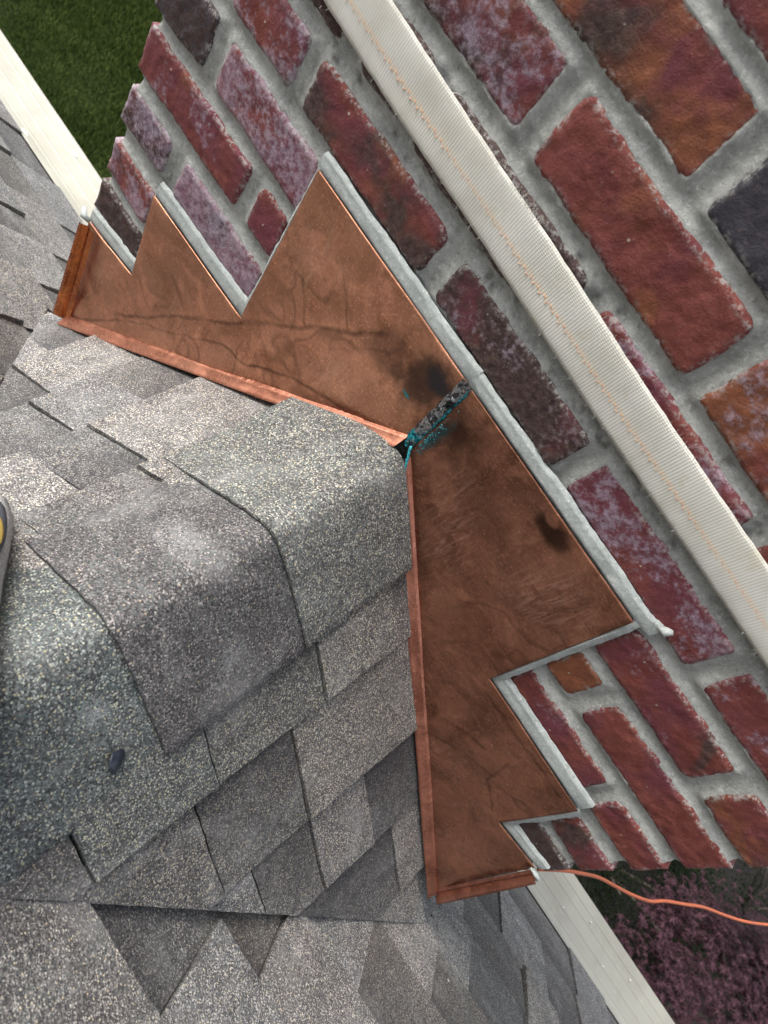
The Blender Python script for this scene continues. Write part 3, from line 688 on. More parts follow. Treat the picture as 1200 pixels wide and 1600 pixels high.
def hem(name, a, b, mat, parent, n=60, down=.0105, out=.0125, wob=.0006, inner=.004):
    path = [Vector(a).lerp(Vector(b), i / n) for i in range(n + 1)]
    def pf(i):
        w1 = mn.noise((i * .17, a[0], 1.)) * wob; w2 = mn.noise((i * .3, a[0], 4.)) * wob
        return [(0, .0015, inner), (0, -.0010, inner * .3), (0, -.0032 + w1, .0006), (0, -.0042 + w1, -.0010), (0, -out * .8 + w2, -down * .8), (0, -out + w2, -down), (0, -out + .0002 + w2, -down - .0020), (0, -out + .004, -down - .0012)]
    return par(sweep(name, path, pf, mat), parent)
hem('hem', (-.0135, -.0140, .0215), (-.459, -.0140, -.3925), MAT_HL, fl)
hem('hem', (.0030, -.0150, .0085), (.2, -.0150, -.1600), MAT_HR, fr, n=30); hem('hem', (.2, -.0150, -.1600), (.5075, -.0150, -.4215), MAT_HR, fr, n=40)
def end_hem(name, a, b, sgn, mat, parent, wid=.011, inw=.010):
    n = 24; path = [Vector(a).lerp(Vector(b), i / n) for i in range(n + 1)]
    def pf(i):
        w1 = mn.noise((i * .25, a[0], 7.)) * .0007; f = .75 + .5 * i / n
        return [(-sgn * inw, -.0002, 0), (-sgn * inw * .5, -.0018 + w1, 0), (-sgn * .0008, -.0012, 0), (0, .0012, 0), (sgn * .0008, -.0016, 0), (sgn * wid * .5 * f, -.0070 + w1, 0), (sgn * wid * f, -.0085, -.001), (sgn * wid * f, -.0062, -.002)]
    return par(sweep(name, path, pf, mat), parent)
end_hem('end_hem', (-.4665, -.0150, -.2185), (-.4615, -.0150, -.3990), -1, MAT_HE, fl, inw=.011)
end_hem('end_hem', (.4755, -.0150, -.2000), (.5085, -.0150, -.4260), 1, MAT_HR, fr, wid=.010, inw=.006)

# soldered seam with flux and verdigris
s = NT('solder'); cc = s.noise(75, 4, .55, dist=2.6)
c = s.mix(s.map(cc, .44, .54), (.030, .030, .034), (.34, .34, .35)); c = s.mix(s.map(s.noise(95, 4, w=2.), .56, .62), c, (.50, .42, .38))
c = s.mix(s.map(s.noise(60, 4, w=6.), .52, .60), c, (.020, .020, .022))
sp_ = s.n('ShaderNodeSeparateXYZ'); s.set(sp_.inputs[0], s.tc.outputs['Object'])
off_ = s.math('ADD', sp_.outputs[0], s.math('MULTIPLY', s.math('SUBTRACT', sp_.outputs[2], .06), .075))   # distance across the seam
tealm = s.math('MULTIPLY', s.map(off_, -.0085, -.0055), s.map(s.noise(85, 4, w=7.), .40, .52)); tealm = s.math('MAXIMUM', tealm, s.math('MULTIPLY', s.map(sp_.outputs[2], .030, .045, 1., 0.), s.map(s.noise(110, 4, w=3.), .44, .52)))
c = s.mix(tealm, c, s.mix(s.map(s.noise(200, 3), .4, .6), (.010, .13, .17), (.03, .36, .42)))
MAT_SOLD = s.done(c, .22, s.map(cc, .4, .6, .4, .95), s.bump(cc, .6, .003))
nS = 110; path = [Vector((-.0155, -.0125, .1100)).lerp(Vector((-.0085, -.0175, .0150)), i / nS) for i in range(nS + 1)]
def pf(i):
    f = i / nS; out = []
    for j in range(13):
        t = j / 12 * 2 - 1; wd = .0066 + .0016 * mn.noise((i * .11, 1 + (t > 0) * 5, 1)) + .0008 * mn.noise((i * .5, 1 + (t > 0) * 5, 1))
        out.append((t * wd, -.0024 * math.sqrt(max(0, 1 - t * t)) - .0026 * mn.noise((i * .22, j * .5, 3.)) * (1 - t * t) - .0004 * mn.noise((i * .7, j * 1.3, 3.)) + .0032, 0))
    return out
o = par(sweep('solder_seam', path, pf, MAT_SOLD), fr); o['label'] = 'lumpy grey solder seam with turquoise flux along it'
s = NT('verdigris'); MAT_TEAL = s.done(s.mix(s.map(s.noise(300, 4), .4, .6), (.02, .24, .30), (.05, .42, .48)), .8, None, s.bump(s.noise(500, 3), .8, .001))
# drip of turquoise under the seam, and crumbs
pth = [(-.0040 + .0150 * i / 16 + .0010 * mn.noise((i * .5, 0, 0)), -.0205 - .002 * (i / 16), .0235 - .024 * i / 16) for i in range(17)]
V, F = tube(pth, [.0012 + .0007 * abs(mn.noise((i * .7, 3, 1))) for i in range(17)], 8); o = par(link('verdigris_drip', mesh('verdigris_drip', V, F), MAT_TEAL), fr)
V = []; F = []; r = random.Random(3)
for i in range(170):
    z = .02 + abs(r.gauss(0, .022)); x = -.001 - (z - .03) * .07 + abs(r.gauss(0, .0035)); rr_2 = r.uniform(.0004, .0013); y = -.0135 - r.random() * .001
    pts = [Vector((x, y, z)) + Vector((r.uniform(-1, 1), r.uniform(-.6, .3), r.uniform(-1, 1))) * rr_2 for _ in range(4)]
    k = len(V); V += pts; F += [(k, k + 1, k + 2), (k, k + 2, k + 3), (k, k + 3, k + 1), (k + 1, k + 3, k + 2)]
o = par(link('flux_crumbs', mesh('flux_crumbs', V, F), MAT_TEAL, smooth=False), fr); tag(o, kind='stuff')

# sealant beads over the reglet cuts
def bead(path, wfun, parent, up, yb=-.0035, rise=.0022, name='sealant_bead'):
    """bead between a lower edge path (on the copper edge) and width*up towards the brick"""
    pts = resample(path, .004); n = len(pts)
    def pf(i):
        f = i / (n - 1); wd = wfun(f) + .0020 * mn.noise((i * .11, path[0][0] * 9, 2.)) + .0012 * mn.noise((i * .5, path[0][0] * 9, 5.)); out = []
        e = min(1, 6 * f + .25, 6 * (1 - f) + .25)
        for j in range(9):
            t = j / 8; hgt = min(1, (t / .12) ** .5, ((1.02 - t) / .75) ** .8)
            y = yb - rise * hgt * e + .0006 * mn.noise((i * .2, j * .5, 7.)) + .0035 * (t == 1)
            out.append((up[0] * wd * t, y, up[1] * wd * t - (.0012 if t == 0 else 0)))
        return out
    return par(sweep(name, [(p[0], 0, p[1]) for p in pts], pf, MAT_SEAL), parent)
bead([(-.250, .1050), (-.0165, .1065)], lambda f: .0155, fl, (0, 1))
bead([(-.0165, .1065), (.10, .1085), (.2305, .1090), (.247, .112)], lambda f: .0150, fr, (0, 1))
bead([(-.4005, -.0950), (-.2325, -.0910)], lambda f: .0200, fl, (0, 1))
bead([(-.4815, -.2260), (-.3880, -.2140)], lambda f: .0200, fl, (0, 1))
bead([(-.2318, -.0900), (-.2442, .1080)], lambda f: .0045, fl, (-1, 0), rise=.0035)
bead([(-.3872, -.213), (-.3995, -.0942)], lambda f: .0030, fl, (-1, 0), rise=.003)
bead([(.2375, -.0850), (.4050, -.0865)], lambda f: .0205, fr, (0, 1))
bead([(.4095, -.2160), (.4800, -.2060)], lambda f: .0200 - .004 * f, fr, (0, 1))
bead([(.2383, -.0840), (.2300, .1095)], lambda f: .0090, fr, (1, 0), rise=.0040)
bead([(.4104, -.2150), (.4040, -.0860)], lambda f: .0095, fr, (1, 0), rise=.0040)
# smeared lump of sealant at the right corner
V, F = tube([(.468, -.0145, -.2035), (.476, -.0165, -.2000), (.484, -.0150, -.2030), (.4865, -.0120, -.2090), (.4835, -.0145, -.2140)], [.0012, .0030, .0026, .0024, .0010], 8); par(link('sealant_dab', mesh('sealant_dab', V, F), MAT_SEAL), fr)
V, F = tube([(.2405, -.006, .1255), (.2470, -.0075, .130), (.2500, -.006, .1345)], [.0015, .0045, .002], 8); par(link('sealant_dab', mesh('sealant_dab', V, F), MAT_SEAL), fr)
V, F = tube([(-.470, -.014, -.214), (-.478, -.017, -.213), (-.486, -.012, -.209)], [.003, .0045, .003], 8); par(link('sealant_dab', mesh('sealant_dab', V, F), MAT_SEAL), fl)

# ================================================================== STRAP
s = NT('webbing'); uv = s.n('ShaderNodeUVMap').outputs[0]; sp_ = s.n('ShaderNodeSeparateXYZ'); s.set(sp_.inputs[0], uv)
U_, V_ = sp_.outputs[0], sp_.outputs[1]                       # metres along, metres across
wob = s.math('MULTIPLY', s.noise(30, 2), .0012)
rib = s.math('SINE', s.math('MULTIPLY', s.math('ADD', U_, wob), 2 * math.pi / .0024)); rib2 = s.math('SINE', s.math('MULTIPLY', V_, 2 * math.pi / .0016))
h = s.math('ADD', s.math('MULTIPLY', rib, .7), s.math('MULTIPLY', rib2, .5))
c = s.mix(s.map(s.noise(18, 4, .6), .3, .7), (.62, .605, .52), (.73, .72, .65)); c = s.mix(s.math('MULTIPLY', s.map(h, -1.0, .2, .22, 0.), s.map(s.noise(60, 3), .3, .7, .5, 1.)), c, (.46, .45, .39))
c = s.mix(s.map(s.noise(40, 3), .62, .72, 0., .4), c, (.55, .52, .36)); c = s.mix(s.map(s.vor(14., out='Distance'), .025, .05, .7, 0.), c, (.16, .16, .17))
c = s.mix(s.map(s.math('ABSOLUTE', s.math('SUBTRACT', V_, .0205)), .0012, .003, .35, 0.), c, (.80, .62, .42))
MAT_WEB = s.done(c, .9, None, s.bump(h, .35, .0005, s.bump(s.noise(25, 4), .4, .003)), .2)
strap = empty('webbing_strap', (0, -.01, .21)); tag(strap, 'cream woven webbing strap with an orange stitch line, wrapped tight round the chimney', 'strap')
def zb(x): return float(np.interp(x, [-.49, -.3175, -.2299, -.0805, .0648, .30, .49], [.2060, .1991, .1950, .1921, .1872, .1860, .1845]))
def zt(x): return float(np.interp(x, [-.49, -.2662, -.1887, -.044, .0933, .2224, .49], [.2500, .2423, .2397, .2364, .2322, .2310, .2290]))
pts = []   # (x,y, along)
YS = -.0062
L_ = [(-.494, CY1 + .01), (-.494, .004), (-.490, -.004), (-.484, YS), (.484, YS), (.490, -.004), (.494, .004), (.494, CY1 + .01), (-.494, CY1 + .01)]
rs = resample(L_, .005); al = 0; NV = 15; P_ = np.zeros((len(rs), NV, 3)); UVs = np.zeros((len(rs), NV, 2))
for i, (x, y) in enumerate(rs):
    if i: al += math.hypot(x - rs[i - 1][0], y - rs[i - 1][1])
    b, t = zb(x), zt(x); b += .0005 * mn.noise((al * 60, 0, 0)) + .0004 * mn.noise((al * 300, 4, 0)); t += .0005 * mn.noise((al * 60, 0, 5)) + .0004 * mn.noise((al * 300, 9, 5))
    for j in range(NV):
        f = j / (NV - 1); yy = y + .0006 * mn.noise((al * 12, f * 2, 3)) + (.0012 * (abs(2 * f - 1) ** 6) if -.48 < x < .48 and y < 0 else 0)
        P_[i, j] = (x, yy, b + (t - b) * f); UVs[i, j] = (al, f * .0475)
me = grid_mesh('webbing', P_)
uvl = me.uv_layers.new(name='UVMap'); vi = np.zeros(len(me.loops), dtype=np.int32); me.loops.foreach_get('vertex_index', vi); uvl.data.foreach_set('uv', UVs.reshape(-1, 2)[vi].reshape(-1).astype(np.float32))
o = link('webbing', me, MAT_WEB); md = o.modifiers.new('s', 'SOLIDIFY'); md.thickness = .0016; md.offset = 0; par(o, strap)
# orange stitches, two zigzag rows
V = []; F = []; x = -.484; row = 0; r = random.Random(8)
while x < .484:
    for rw in (0, 1):
        xx = x + rw * .0045; f = .40 + (.026 if rw else -.026) + r.uniform(-.006, .006); l = .0034 * r.uniform(.7, 1.1); hw = .00042
        zc_ = zb(xx) + (zt(xx) - zb(xx)) * f; z2 = zb(xx + l) + (zt(xx + l) - zb(xx + l)) * (f + (-.03 if rw else .03) * .5); k = len(V)
        y_ = YS - .00115
        V += [(xx, y_ + .0006, zc_ - hw), (xx + l, y_ + .0006, z2 - hw), (xx + l, y_ + .0006, z2 + hw), (xx, y_ + .0006, zc_ + hw), (xx + l * .3, y_ - .0003, zc_), (xx + l * .7, y_ - .0003, z2)]
        F += [(k, k + 1, k + 5, k + 4), (k + 1, k + 2, k + 5), (k + 2, k + 3, k + 4, k + 5), (k + 3, k, k + 4)]
    x += .0088
s = NT('orange_thread'); MAT_TH = s.done((.80, .46, .26), .85); o = par(link('stitching', mesh('stitching', V, F), MAT_TH), strap); tag(o, kind='stuff')
# frayed fibres along the edges
V = []; F = []
s = NT('fibre'); MAT_FB = s.done((.72, .70, .64), .9)
for i in range(300):
    x = r.uniform(-.484, .484); top = r.random() < .75; z = zt(x) if top else zb(x); sg = 1 if top else -1
    if i % 9 == 0: x = r.choice((-.305, .02, .33, -.12)) + r.gauss(0, .008)
    if i % 5 == 1: x = r.gauss(-.088, .011); top = True; z = zt(x); sg = 1
    l = r.uniform(.0012, .0042) * (1.5 if i % 5 == 1 else 1); dx = r.uniform(-.7, .7) * l; k = len(V); wd = .00012; y_ = YS - .0002 - r.random() * .0012
    V += [(x - wd, y_, z - sg * .0012), (x + wd, y_, z - sg * .0012), (x + dx * .7 + wd, y_ - .0003, z + sg * l * .5), (x + dx * .7 - wd, y_ - .0003, z + sg * l * .5), (x + dx, y_ - .0002, z + sg * l)]; F += [(k, k + 1, k + 2, k + 3), (k + 3, k + 2, k + 4)]
o = par(link('frayed_fibre', mesh('frayed_fibre', V, F), MAT_FB, smooth=False), strap); tag(o, kind='stuff')

# ================================================================== GUTTERS
s = NT('cream_metal'); c = s.mix(s.map(s.noise(8, 5, .6), .35, .65), (.31, .30, .245), (.37, .36, .30))
c = s.mix(s.map(s.noise(30, 5, .7), .58, .75, 0., .5), c, (.48, .46, .34)); c = s.mix(s.map(s.noise(1., 4, .6, s.vec((6, 120, 120))), .60, .75, 0., .35), c, (.40, .39, .33))
c = s.mix(s.map(s.vor(10., out='Distance'), .02, .03, .7, 0.), c, (.25, .24, .2))
MAT_GUT = s.done(c, .5, None, s.bump(s.noise(5, 3), .35, .006))
s = NT('white_caulk'); MAT_CK = s.done((.66, .67, .64), .5)
def gutter(x0, x1, label, Gy0, Gy1):
    Gz0 = mainz(x0 if abs(x0) > 1 else x1, Gy0) + .014; Gz1 = Gz0 - .016
    root = empty('gutter', ((x0 + x1) / 2, (Gy0 + Gy1) / 2, Gz1)); tag(root, label, 'gutter', 'cream gutters along the eave')
    # ribbed top cover
    prof = []
    ribs = [.028, .060, .096, .122]
    for i in range(75):
        t = i / 74; y = Gy0 + (Gy1 - Gy0) * t; z = Gz0 + (Gz1 - Gz0) * sstep(0, .25, t) * .6 + (Gz1 - Gz0) * t * .4; dy = t * (Gy1 - Gy0)
        for rb in ribs: z += .0022 * math.exp(-((dy - rb) / .0016) ** 2)
        prof.append((0, y, z))
    prof += [(0, Gy1 + .002, Gz1 - .004), (0, Gy1 + .002, Gz1 - .03)]
    n = 60; path = [(x0 + (x1 - x0) * i / n, 0, 0) for i in range(n + 1)]
    def pf(i): wv = .0010 * mn.noise((i * .35, x0, 2.)); return [(0, p[1] + wv * .6, p[2] + wv + .0005 * mn.noise((i * .6, p[1] * 30, 6.))) for p in prof]
    o = par(sweep('gutter_cover', path, pf, MAT_GUT), root)
    pr = [(0, Gy0 + .012, Gz1 - .03), (0, Gy0 + .012, Gz1 - .125), (0, Gy0 + .09, Gz1 - .125), (0, Gy1 - .02, Gz1 - .08), (0, Gy1, Gz1 - .03)]
    o = par(sweep('gutter_trough', [(x0, 0, 0), (x1, 0, 0)], lambda i: pr, MAT_GUT), root)
    return root
gl = gutter(-5.5, -.489, 'cream ribbed gutter cover on the eave left of the chimney, above the lawn', .360, .488)
gr = gutter(.489, 5.5, 'cream ribbed gutter cover on the eave right of the chimney, above the maple', .448, .598)
# lap joint, caulk spots and screws
def spot(x, y, z, rx, ry, parent, name='caulk_spot', mat=None, seed=0):
    bm = bmesh.new(); bmesh.ops.create_icosphere(bm, subdivisions=3, radius=1)
    for v in bm.verts: n_ = 1 + .35 * mn.noise(v.co * 1.7 + Vector((seed, 0, 0))); v.co = Vector((v.co.x * rx * n_, v.co.y * ry * n_, v.co.z * .003))
    me = bpy.data.meshes.new(name); bm.to_mesh(me); bm.free(); o = link(name, me, mat or MAT_CK); o.location = (x, y, z); 
    o.parent = parent; o.matrix_parent_inverse = Matrix.Translation(-parent.location); return o
def gz(y, sd=-1):
    Gy0, Gy1 = (.360, .488) if sd < 0 else (.448, .598); Gz0 = mainz(sd, Gy0) + .014; Gz1 = Gz0 - .016; t = (y - Gy0) / (Gy1 - Gy0); return Gz0 + (Gz1 - Gz0) * sstep(0, .25, t) * .6 + (Gz1 - Gz0) * t * .4
spot(-1.10, .462, gz(.462) + .001, .010, .004, gl, seed=1); spot(-1.155, .372, gz(.372) + .001, .012, .004, gl, seed=2); spot(-.905, .395, gz(.39) + .004, .010, .008, gl, seed=5)
for i in range(9): spot(.62 + i * .085 + .02 * mn.noise((i, 0, 0)), .508 if i % 2 else .553, gz(.53, 1) + .003, .003, .003, gr, 'screw', seed=i)
spot(.60, .48, gz(.48, 1) + .002, .004, .004, gr, seed=7)
# ================================================================== ORANGE CORD
def unproj(px, py, depth):
    a = (px - 600) / 1062.69; b = (py - 800) / 1062.69
    return CAM + (ax * a + ay * b + az) * depth
cp = [(840, 1358, 1.50), (880, 1360, 1.52), (905, 1364, 1.55), (935, 1371, 1.59), (962, 1385, 1.64), (985, 1397, 1.68), (1015, 1408, 1.73), (1040, 1408, 1.78), (1070, 1413, 1.84), (1100, 1418, 1.90), (1135, 1431, 1.97), (1165, 1440, 2.04), (1200, 1445, 2.12), (1260, 1450, 2.25), (1340, 1455, 2.45), (1450, 1470, 2.8), (1600, 1500, 3.2)]
pp = [unproj(*q) for q in cp]
def catmull(P0, n=6):
    out = []
    for i in range(len(P0) - 1):
        a, b, c, d = P0[max(0, i - 1)], P0[i], P0[i + 1], P0[min(len(P0) - 1, i + 2)]
        for t in range(n):
            t = t / n; out.append(.5 * ((2 * b) + (c - a) * t + (2 * a - 5 * b + 4 * c - d) * t * t + (3 * b - a - 3 * c + d) * t ** 3))
    out.append(P0[-1]); return out
pp = catmull(pp); V, F = tube(pp, .0042, 10)
s = NT('orange_rubber'); MAT_OR = s.done(s.mix(s.map(s.noise(30, 3), .4, .7), (.50, .115, .04), (.40, .10, .04)), .45)
o = link('extension_cord', mesh('extension_cord', V, F), MAT_OR); tag(o, 'orange extension cord running from behind the chimney over the dark garden', 'cord')

# ================================================================== JAPANESE MAPLE + SHRUBS
def leaf_tris(c, nrm, ang, size, lobes=7):
    """palmate leaf as a fan"""
    nrm = nrm.normalized(); u = nrm.orthogonal().normalized(); v = nrm.cross(u); uu = u * math.cos(ang) + v * math.sin(ang); vv = nrm.cross(uu); T = []
    ring = []
    for i in range(lobes):
        a = math.radians(-140 + 280 * i / (lobes - 1)); L = size * (1 - .42 * abs(i - (lobes - 1) / 2) / ((lobes - 1) / 2))
        ring.append((a, L)); 
        if i < lobes - 1: ring.append((a + math.radians(140 / (lobes - 1)), size * .30))
    P0 = [c + (uu * math.cos(a) + vv * math.sin(a)) * L - nrm * (L * L / size * .25) for a, L in ring]
    for a, b in zip(P0[:-1], P0[1:]): T += [c, a, b]
    return T
MAT_ML = mat_leaf('maple_leaf', (.008, .004, .006), (.064, .031, .040), c3=(.026, .014, .019))
MAT_BARK = NT('bark'); MAT_BARK = MAT_BARK.done(MAT_BARK.mix(MAT_BARK.noise(20), (.05, .035, .03), (.10, .08, .07)), .9)
tree = empty('japanese_maple', (4.85, 2.95, GZ)); tag(tree, 'purple leaved japanese maple below the eave right of the chimney', 'tree')
tb = Vector((4.85, 2.95, GZ)); 
V = []; F = []
def add_tube(pth, rad, k=7):
    v, f = tube(pth, rad, k); i = len(V); V.extend(v); F.extend(tuple(a + i for a in ff) for ff in f)
add_tube([tb, tb + Vector((.03, .02, .5)), tb + Vector((-.05, -.03, 1.0))], [.085, .07, .06], 9)
o = par(link('trunk', mesh('trunk', V, F), MAT_BARK), tree)
r = random.Random(17); tips = []
for i in range(9):
    V = []; F = []; a = i * 2.4 + r.random(); R1 = r.uniform(.4, .85); p0 = tb + Vector((-.05, -.03, .9)); p3 = tb + Vector((math.cos(a) * R1, math.sin(a) * R1, r.uniform(1.2, 1.8)))
    mid = (p0 + p3) / 2 + Vector((r.uniform(-.1, .1), r.uniform(-.1, .1), .15)); add_tube(catmull([p0, mid, p3], 4), [.035 - .003 * j for j in range(9)])
    for j in range(4):
        q = p3 + Vector((r.gauss(0, .25), r.gauss(0, .25), r.gauss(.1, .15))); add_tube([mid.lerp(p3, .6), (p3 + q) / 2, q], [.014, .009, .004], 5); tips.append(q)
    tips.append(p3); par(link('limb', mesh('limb', V, F), MAT_BARK), tree)
CC = tb + Vector((-.1, -.1, 1.95)); leaves = []
clumps = []
for i in range(105):
    th = r.uniform(0, 6.283); ph = math.acos(r.uniform(-.15, 1)); rad = r.uniform(.62, 1.0)
    d = Vector((math.sin(ph) * math.cos(th), math.sin(ph) * math.sin(th), math.cos(ph))); clumps.append((CC + Vector((d.x * 1.12, d.y * 1.08, d.z * .72)) * rad, d, r.uniform(.08, .17)))
for c0, d, cr in clumps:
    for _ in range(64):
        p = c0 + Vector((r.gauss(0, cr), r.gauss(0, cr), r.gauss(0, cr * .55))); nrm = (Vector((0, 0, 1)) + d * .5 + Vector((r.gauss(0, .35), r.gauss(0, .35), r.gauss(0, .2)))); leaves.append((p, nrm, r.uniform(0, 6.28), r.uniform(.038, .064)))
def proj(p):
    d = p - CAM; z = az.dot(d); return 600 + 1062.7 * ax.dot(d) / z, 800 + 1062.7 * ay.dot(d) / z, z
vis = []
for i, l in enumerate(leaves):
    u, v, z = proj(l[0])
    if 900 < u < 1210 and 1370 < v < 1610: vis.append((z, i))
vis.sort(); top = set(i for _, i in vis[:290])
T = [p for i, l in enumerate(leaves) if i not in top for p in leaf_tris(*l)]
o = par(link('foliage', tri_soup('foliage', np.array([tuple(p) for p in T])), MAT_ML, smooth=False), tree); tag(o, kind='stuff')
for var in range(1): 
    pass
lm = tri_soup('leaf', np.array([tuple(p) for p in leaf_tris(Vector((0, 0, 0)), Vector((0, 0, 1)), 0, 1.)])); 
for i in sorted(top):
    p, nrm, a, sz = leaves[i]; o = link('leaf', lm, MAT_ML, smooth=False); o.location = p; qn = nrm.to_track_quat('Z', 'Y') @ Matrix.Rotation(a, 3, 'Z').to_quaternion(); o.rotation_euler = qn.to_euler(); o.scale = (sz,) * 3
    o.parent = tree; o.matrix_parent_inverse = Matrix.Translation(-tree.location)
MAT_SHR = mat_leaf('shrub_leaf', (.002, .004, .0015), (.009, .014, .005))
def shrub(cx, cy, rx, ry, h, n, label, seed, mat=MAT_SHR, ls=.03):
    r = random.Random(seed); root = empty('evergreen_shrub', (cx, cy, GZ)); tag(root, label, 'shrub', 'dark shrubs under the maple')
    V = []; F = []
    for i in range(7):
        a = i * .9; v, f = tube([Vector((cx, cy, GZ)), Vector((cx + math.cos(a) * rx * .4, cy + math.sin(a) * ry * .4, GZ + h * .5)), Vector((cx + math.cos(a) * rx * .75, cy + math.sin(a) * ry * .75, GZ + h * .85))], [.025, .016, .006], 5)
        k = len(V); V += v; F += [tuple(q + k for q in ff) for ff in f]
    par(link('stem', mesh('stem', V, F), MAT_BARK), root)
    T = []
    cl = [(r.uniform(0, 6.283), math.acos(r.uniform(0, 1)), r.uniform(.75, 1.0)) for _ in range(n // 60)]
    for th, ph, rd in cl:
        c0 = Vector((cx + math.sin(ph) * math.cos(th) * rx * rd, cy + math.sin(ph) * math.sin(th) * ry * rd, GZ + h * math.cos(ph) * rd))
        for _ in range(60):
            p = c0 + Vector((r.gauss(0, .12), r.gauss(0, .12), r.gauss(0, .09))); a = r.uniform(0, 6.28); d = Vector((math.cos(a), math.sin(a), r.uniform(-.2, .6))); sdv = d.cross(Vector((0, 0, 1))).normalized()
            s_ = ls * r.uniform(.7, 1.3); T += [p - sdv * s_ * .35, p + sdv * s_ * .35, p + d * s_]
    o = par(link('foliage', tri_soup('foliage', np.array([tuple(p) for p in T])), mat, smooth=False), root); tag(o, kind='stuff')
shrub(4.3, 4.6, 1.5, 1.2, 1.3, 26000, 'dark green shrub behind the maple, beside the chimney edge', 31)
shrub(6.6, 6.2, 1.8, 1.6, 1.5, 26000, 'dark green shrub farthest out behind the maple', 32)
shrub(3.4, 2.6, 1.0, .9, 1.1, 16000, 'low dark shrub on the gutter side of the maple', 33)
# ground sheet under the shrubs: deep shade put into its near-black colour
s = NT('shade_mulch'); mt = s.done(s.mix(s.map(s.noise(30, 5, .7), .35, .65), (.004, .003, .0025), (.012, .008, .006)), .95, None, s.bump(s.noise(40, 5), 1., .04))
V = [(5.4 + math.cos(a) * (4.6 + .3 * math.sin(a * 5)), 5.0 + math.sin(a) * (4.4 + .3 * math.sin(a * 4)), GZ + .075) for a in np.linspace(0, 2 * math.pi, 60)[:-1]]
o = link('shade_mulch_bed', mesh('shade_mulch_bed', V, [tuple(range(59))]), mt, smooth=False); tag(o, kind='structure')

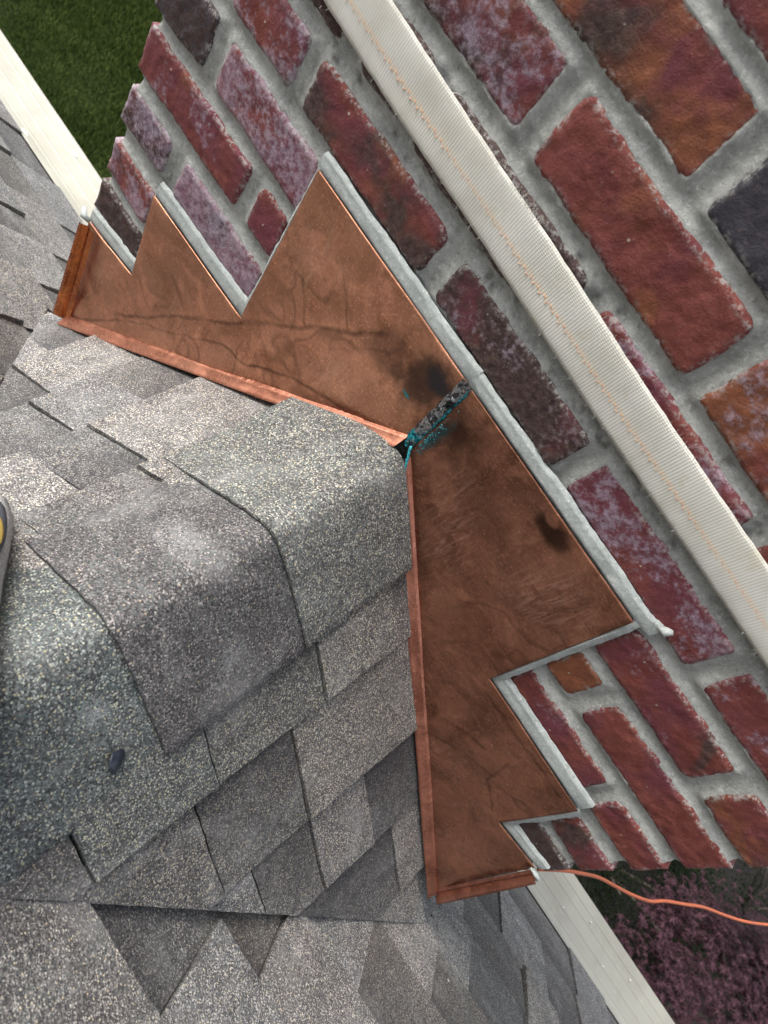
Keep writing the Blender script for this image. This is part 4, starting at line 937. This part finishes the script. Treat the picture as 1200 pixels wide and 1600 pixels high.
# ================================================================== SHOE at the left edge
def shoe():
    # local: x across (positive = towards the chimney side), y along (toe +y), z up; length .29
    root = empty('work_shoe', (0, 0, 0)); tag(root, 'grey mesh work shoe with yellow patch and black sole standing on the shingles', 'shoe')
    s = NT('shoe_mesh'); wv = s.vor(700, out='Distance'); c = s.mix(s.map(s.noise(25, 3), .35, .65), (.42, .43, .42), (.55, .56, .54)); c = s.mix(s.map(wv, .3, .6, 0., .4), c, (.12, .12, .13)); MU = s.done(c, .85, None, s.bump(wv, .6, .0008))
    s = NT('shoe_rubber'); MS = s.done((.018, .019, .022), .5)
    s = NT('shoe_yellow'); MY = s.done((.34, .24, .05), .7)
    s = NT('shoe_dark'); MD = s.done((.05, .055, .07), .7)
    st = [(-.145, .030, .055), (-.12, .036, .075), (-.08, .038, .085), (-.04, .037, .082), (0, .040, .070), (.04, .045, .056), (.08, .048, .046), (.11, .044, .040), (.135, .032, .032), (.148, .012, .022)]
    def ring(y, hw, h, k=20):
        out = []
        for j in range(k):
            a = math.pi * 2 * j / k; cx = math.cos(a); sz = math.sin(a)
            out.append(Vector((math.copysign(abs(cx) ** .7, cx) * hw * (1 - .35 * max(0, sz)), y, .018 + (max(0, sz) ** .8) * (h - .018) if sz > 0 else .018 + sz * .004)))
        return out
    V = []; F = []; k = 20
    sts = [np.array(a) for a in st]; dense = []
    for i in range(len(sts) - 1):
        for t in range(5): dense.append(sts[i] + (sts[i + 1] - sts[i]) * t / 5)
    dense.append(sts[-1])
    for q in dense: V += ring(*q)
    n = len(dense)
    for i in range(n - 1):
        for j in range(k): F.append((i * k + j, i * k + (j + 1) % k, (i + 1) * k + (j + 1) % k, (i + 1) * k + j))
    F += [tuple(range(k)), tuple(range((n - 1) * k, n * k))[::-1]]
    up = link('upper', mesh('upper', V, F), MU, root)
    V = []; F = []; 
    for lvl, (z, g) in enumerate(((-.004, .74), (0, .80), (.007, .84), (.014, .86), (.018, .84))):
        ringp = []
        for q in dense: ringp.append((q[1] * g + .003, q[0] * (1.01 if g > 1 else 1), z))
        for q in dense[::-1]: ringp.append((-q[1] * g - .003, q[0] * (1.01 if g > 1 else 1), z))
        V += ringp
    nn = 2 * len(dense)
    for l in range(4):
        for j in range(nn): F.append((l * nn + j, l * nn + (j + 1) % nn, (l + 1) * nn + (j + 1) % nn, (l + 1) * nn + j))
    F.append(tuple(range(nn))[::-1])
    link('sole', mesh('sole', V, F), MS, root)
    def patch(name, y0, y1, z0, z1, off, mat):
        V = []; F = []; a = 10; b = 5
        for i in range(a + 1):
            for j in range(b + 1):
                u = i / a * 2 - 1; v = j / b * 2 - 1; uu = u * math.sqrt(1 - v * v / 2); vv = v * math.sqrt(1 - u * u / 2); y = (y0 + y1) / 2 + uu * (y1 - y0) / 2; z = (z0 + z1) / 2 + vv * (z1 - z0) / 2
                hw = float(np.interp(y, [q[0] for q in st], [q[1] for q in st])); h = float(np.interp(y, [q[0] for q in st], [q[2] for q in st])); sz = max(0, min(1, (z - .018) / (h - .018))) ** (1 / .8)
                V.append((max(0, 1 - sz * sz) ** .35 * hw * (1 - .35 * sz) + off, y, z))
        for i in range(a):
            for j in range(b): k_ = i * (b + 1) + j; F.append((k_, k_ + b + 1, k_ + b + 2, k_ + 1))
        o = link(name, mesh(name, V, F), mat, root); md = o.modifiers.new('s', 'SOLIDIFY'); md.thickness = .0015; md.offset = 0
    patch('side_panel', .005, .10, .026, .044, .0015, MD); patch('yellow_patch', .020, .060, .030, .038, .003, MY); patch('heel_panel', -.13, -.05, .024, .05, .0015, MU)
    V, F = tube([(math.cos(a) * .026, -.085 + math.sin(a) * .045, .084 - .004 * math.cos(a)) for a in np.linspace(0, 2 * math.pi, 25)], .005, 8); link('collar', mesh('collar', V, F), MD, root)
    V, F = tube([(0, -.085, .080), (0, -.085, .083)], [.024, .024], 16); link('sock', mesh('sock', V, F), MD, root)
    for i in range(5):
        y = -.02 + i * .016; h = float(np.interp(y, [q[0] for q in st], [q[2] for q in st])); V, F = tube([(-.02, y, h - .004), (0, y + .004, h + .002), (.02, y, h - .004)], .0022, 6); link('lace', mesh('lace', V, F), MU, root)
    return root
sh = shoe()
ydir = Vector((-.84, .54, -.76)).normalized(); up_ = Vector((-m_, 0, 1)).normalized(); xdir = ydir.cross(up_).normalized(); up_ = xdir.cross(ydir).normalized()
Mx = Matrix.Identity(4)
for i in range(3): Mx[i][0] = xdir[i]; Mx[i][1] = ydir[i]; Mx[i][2] = up_[i]
Mx.translation = Vector((-.062, -.3845, -.042)) - xdir * .0155 - ydir * .010 + up_ * .002; sh.matrix_world = Mx
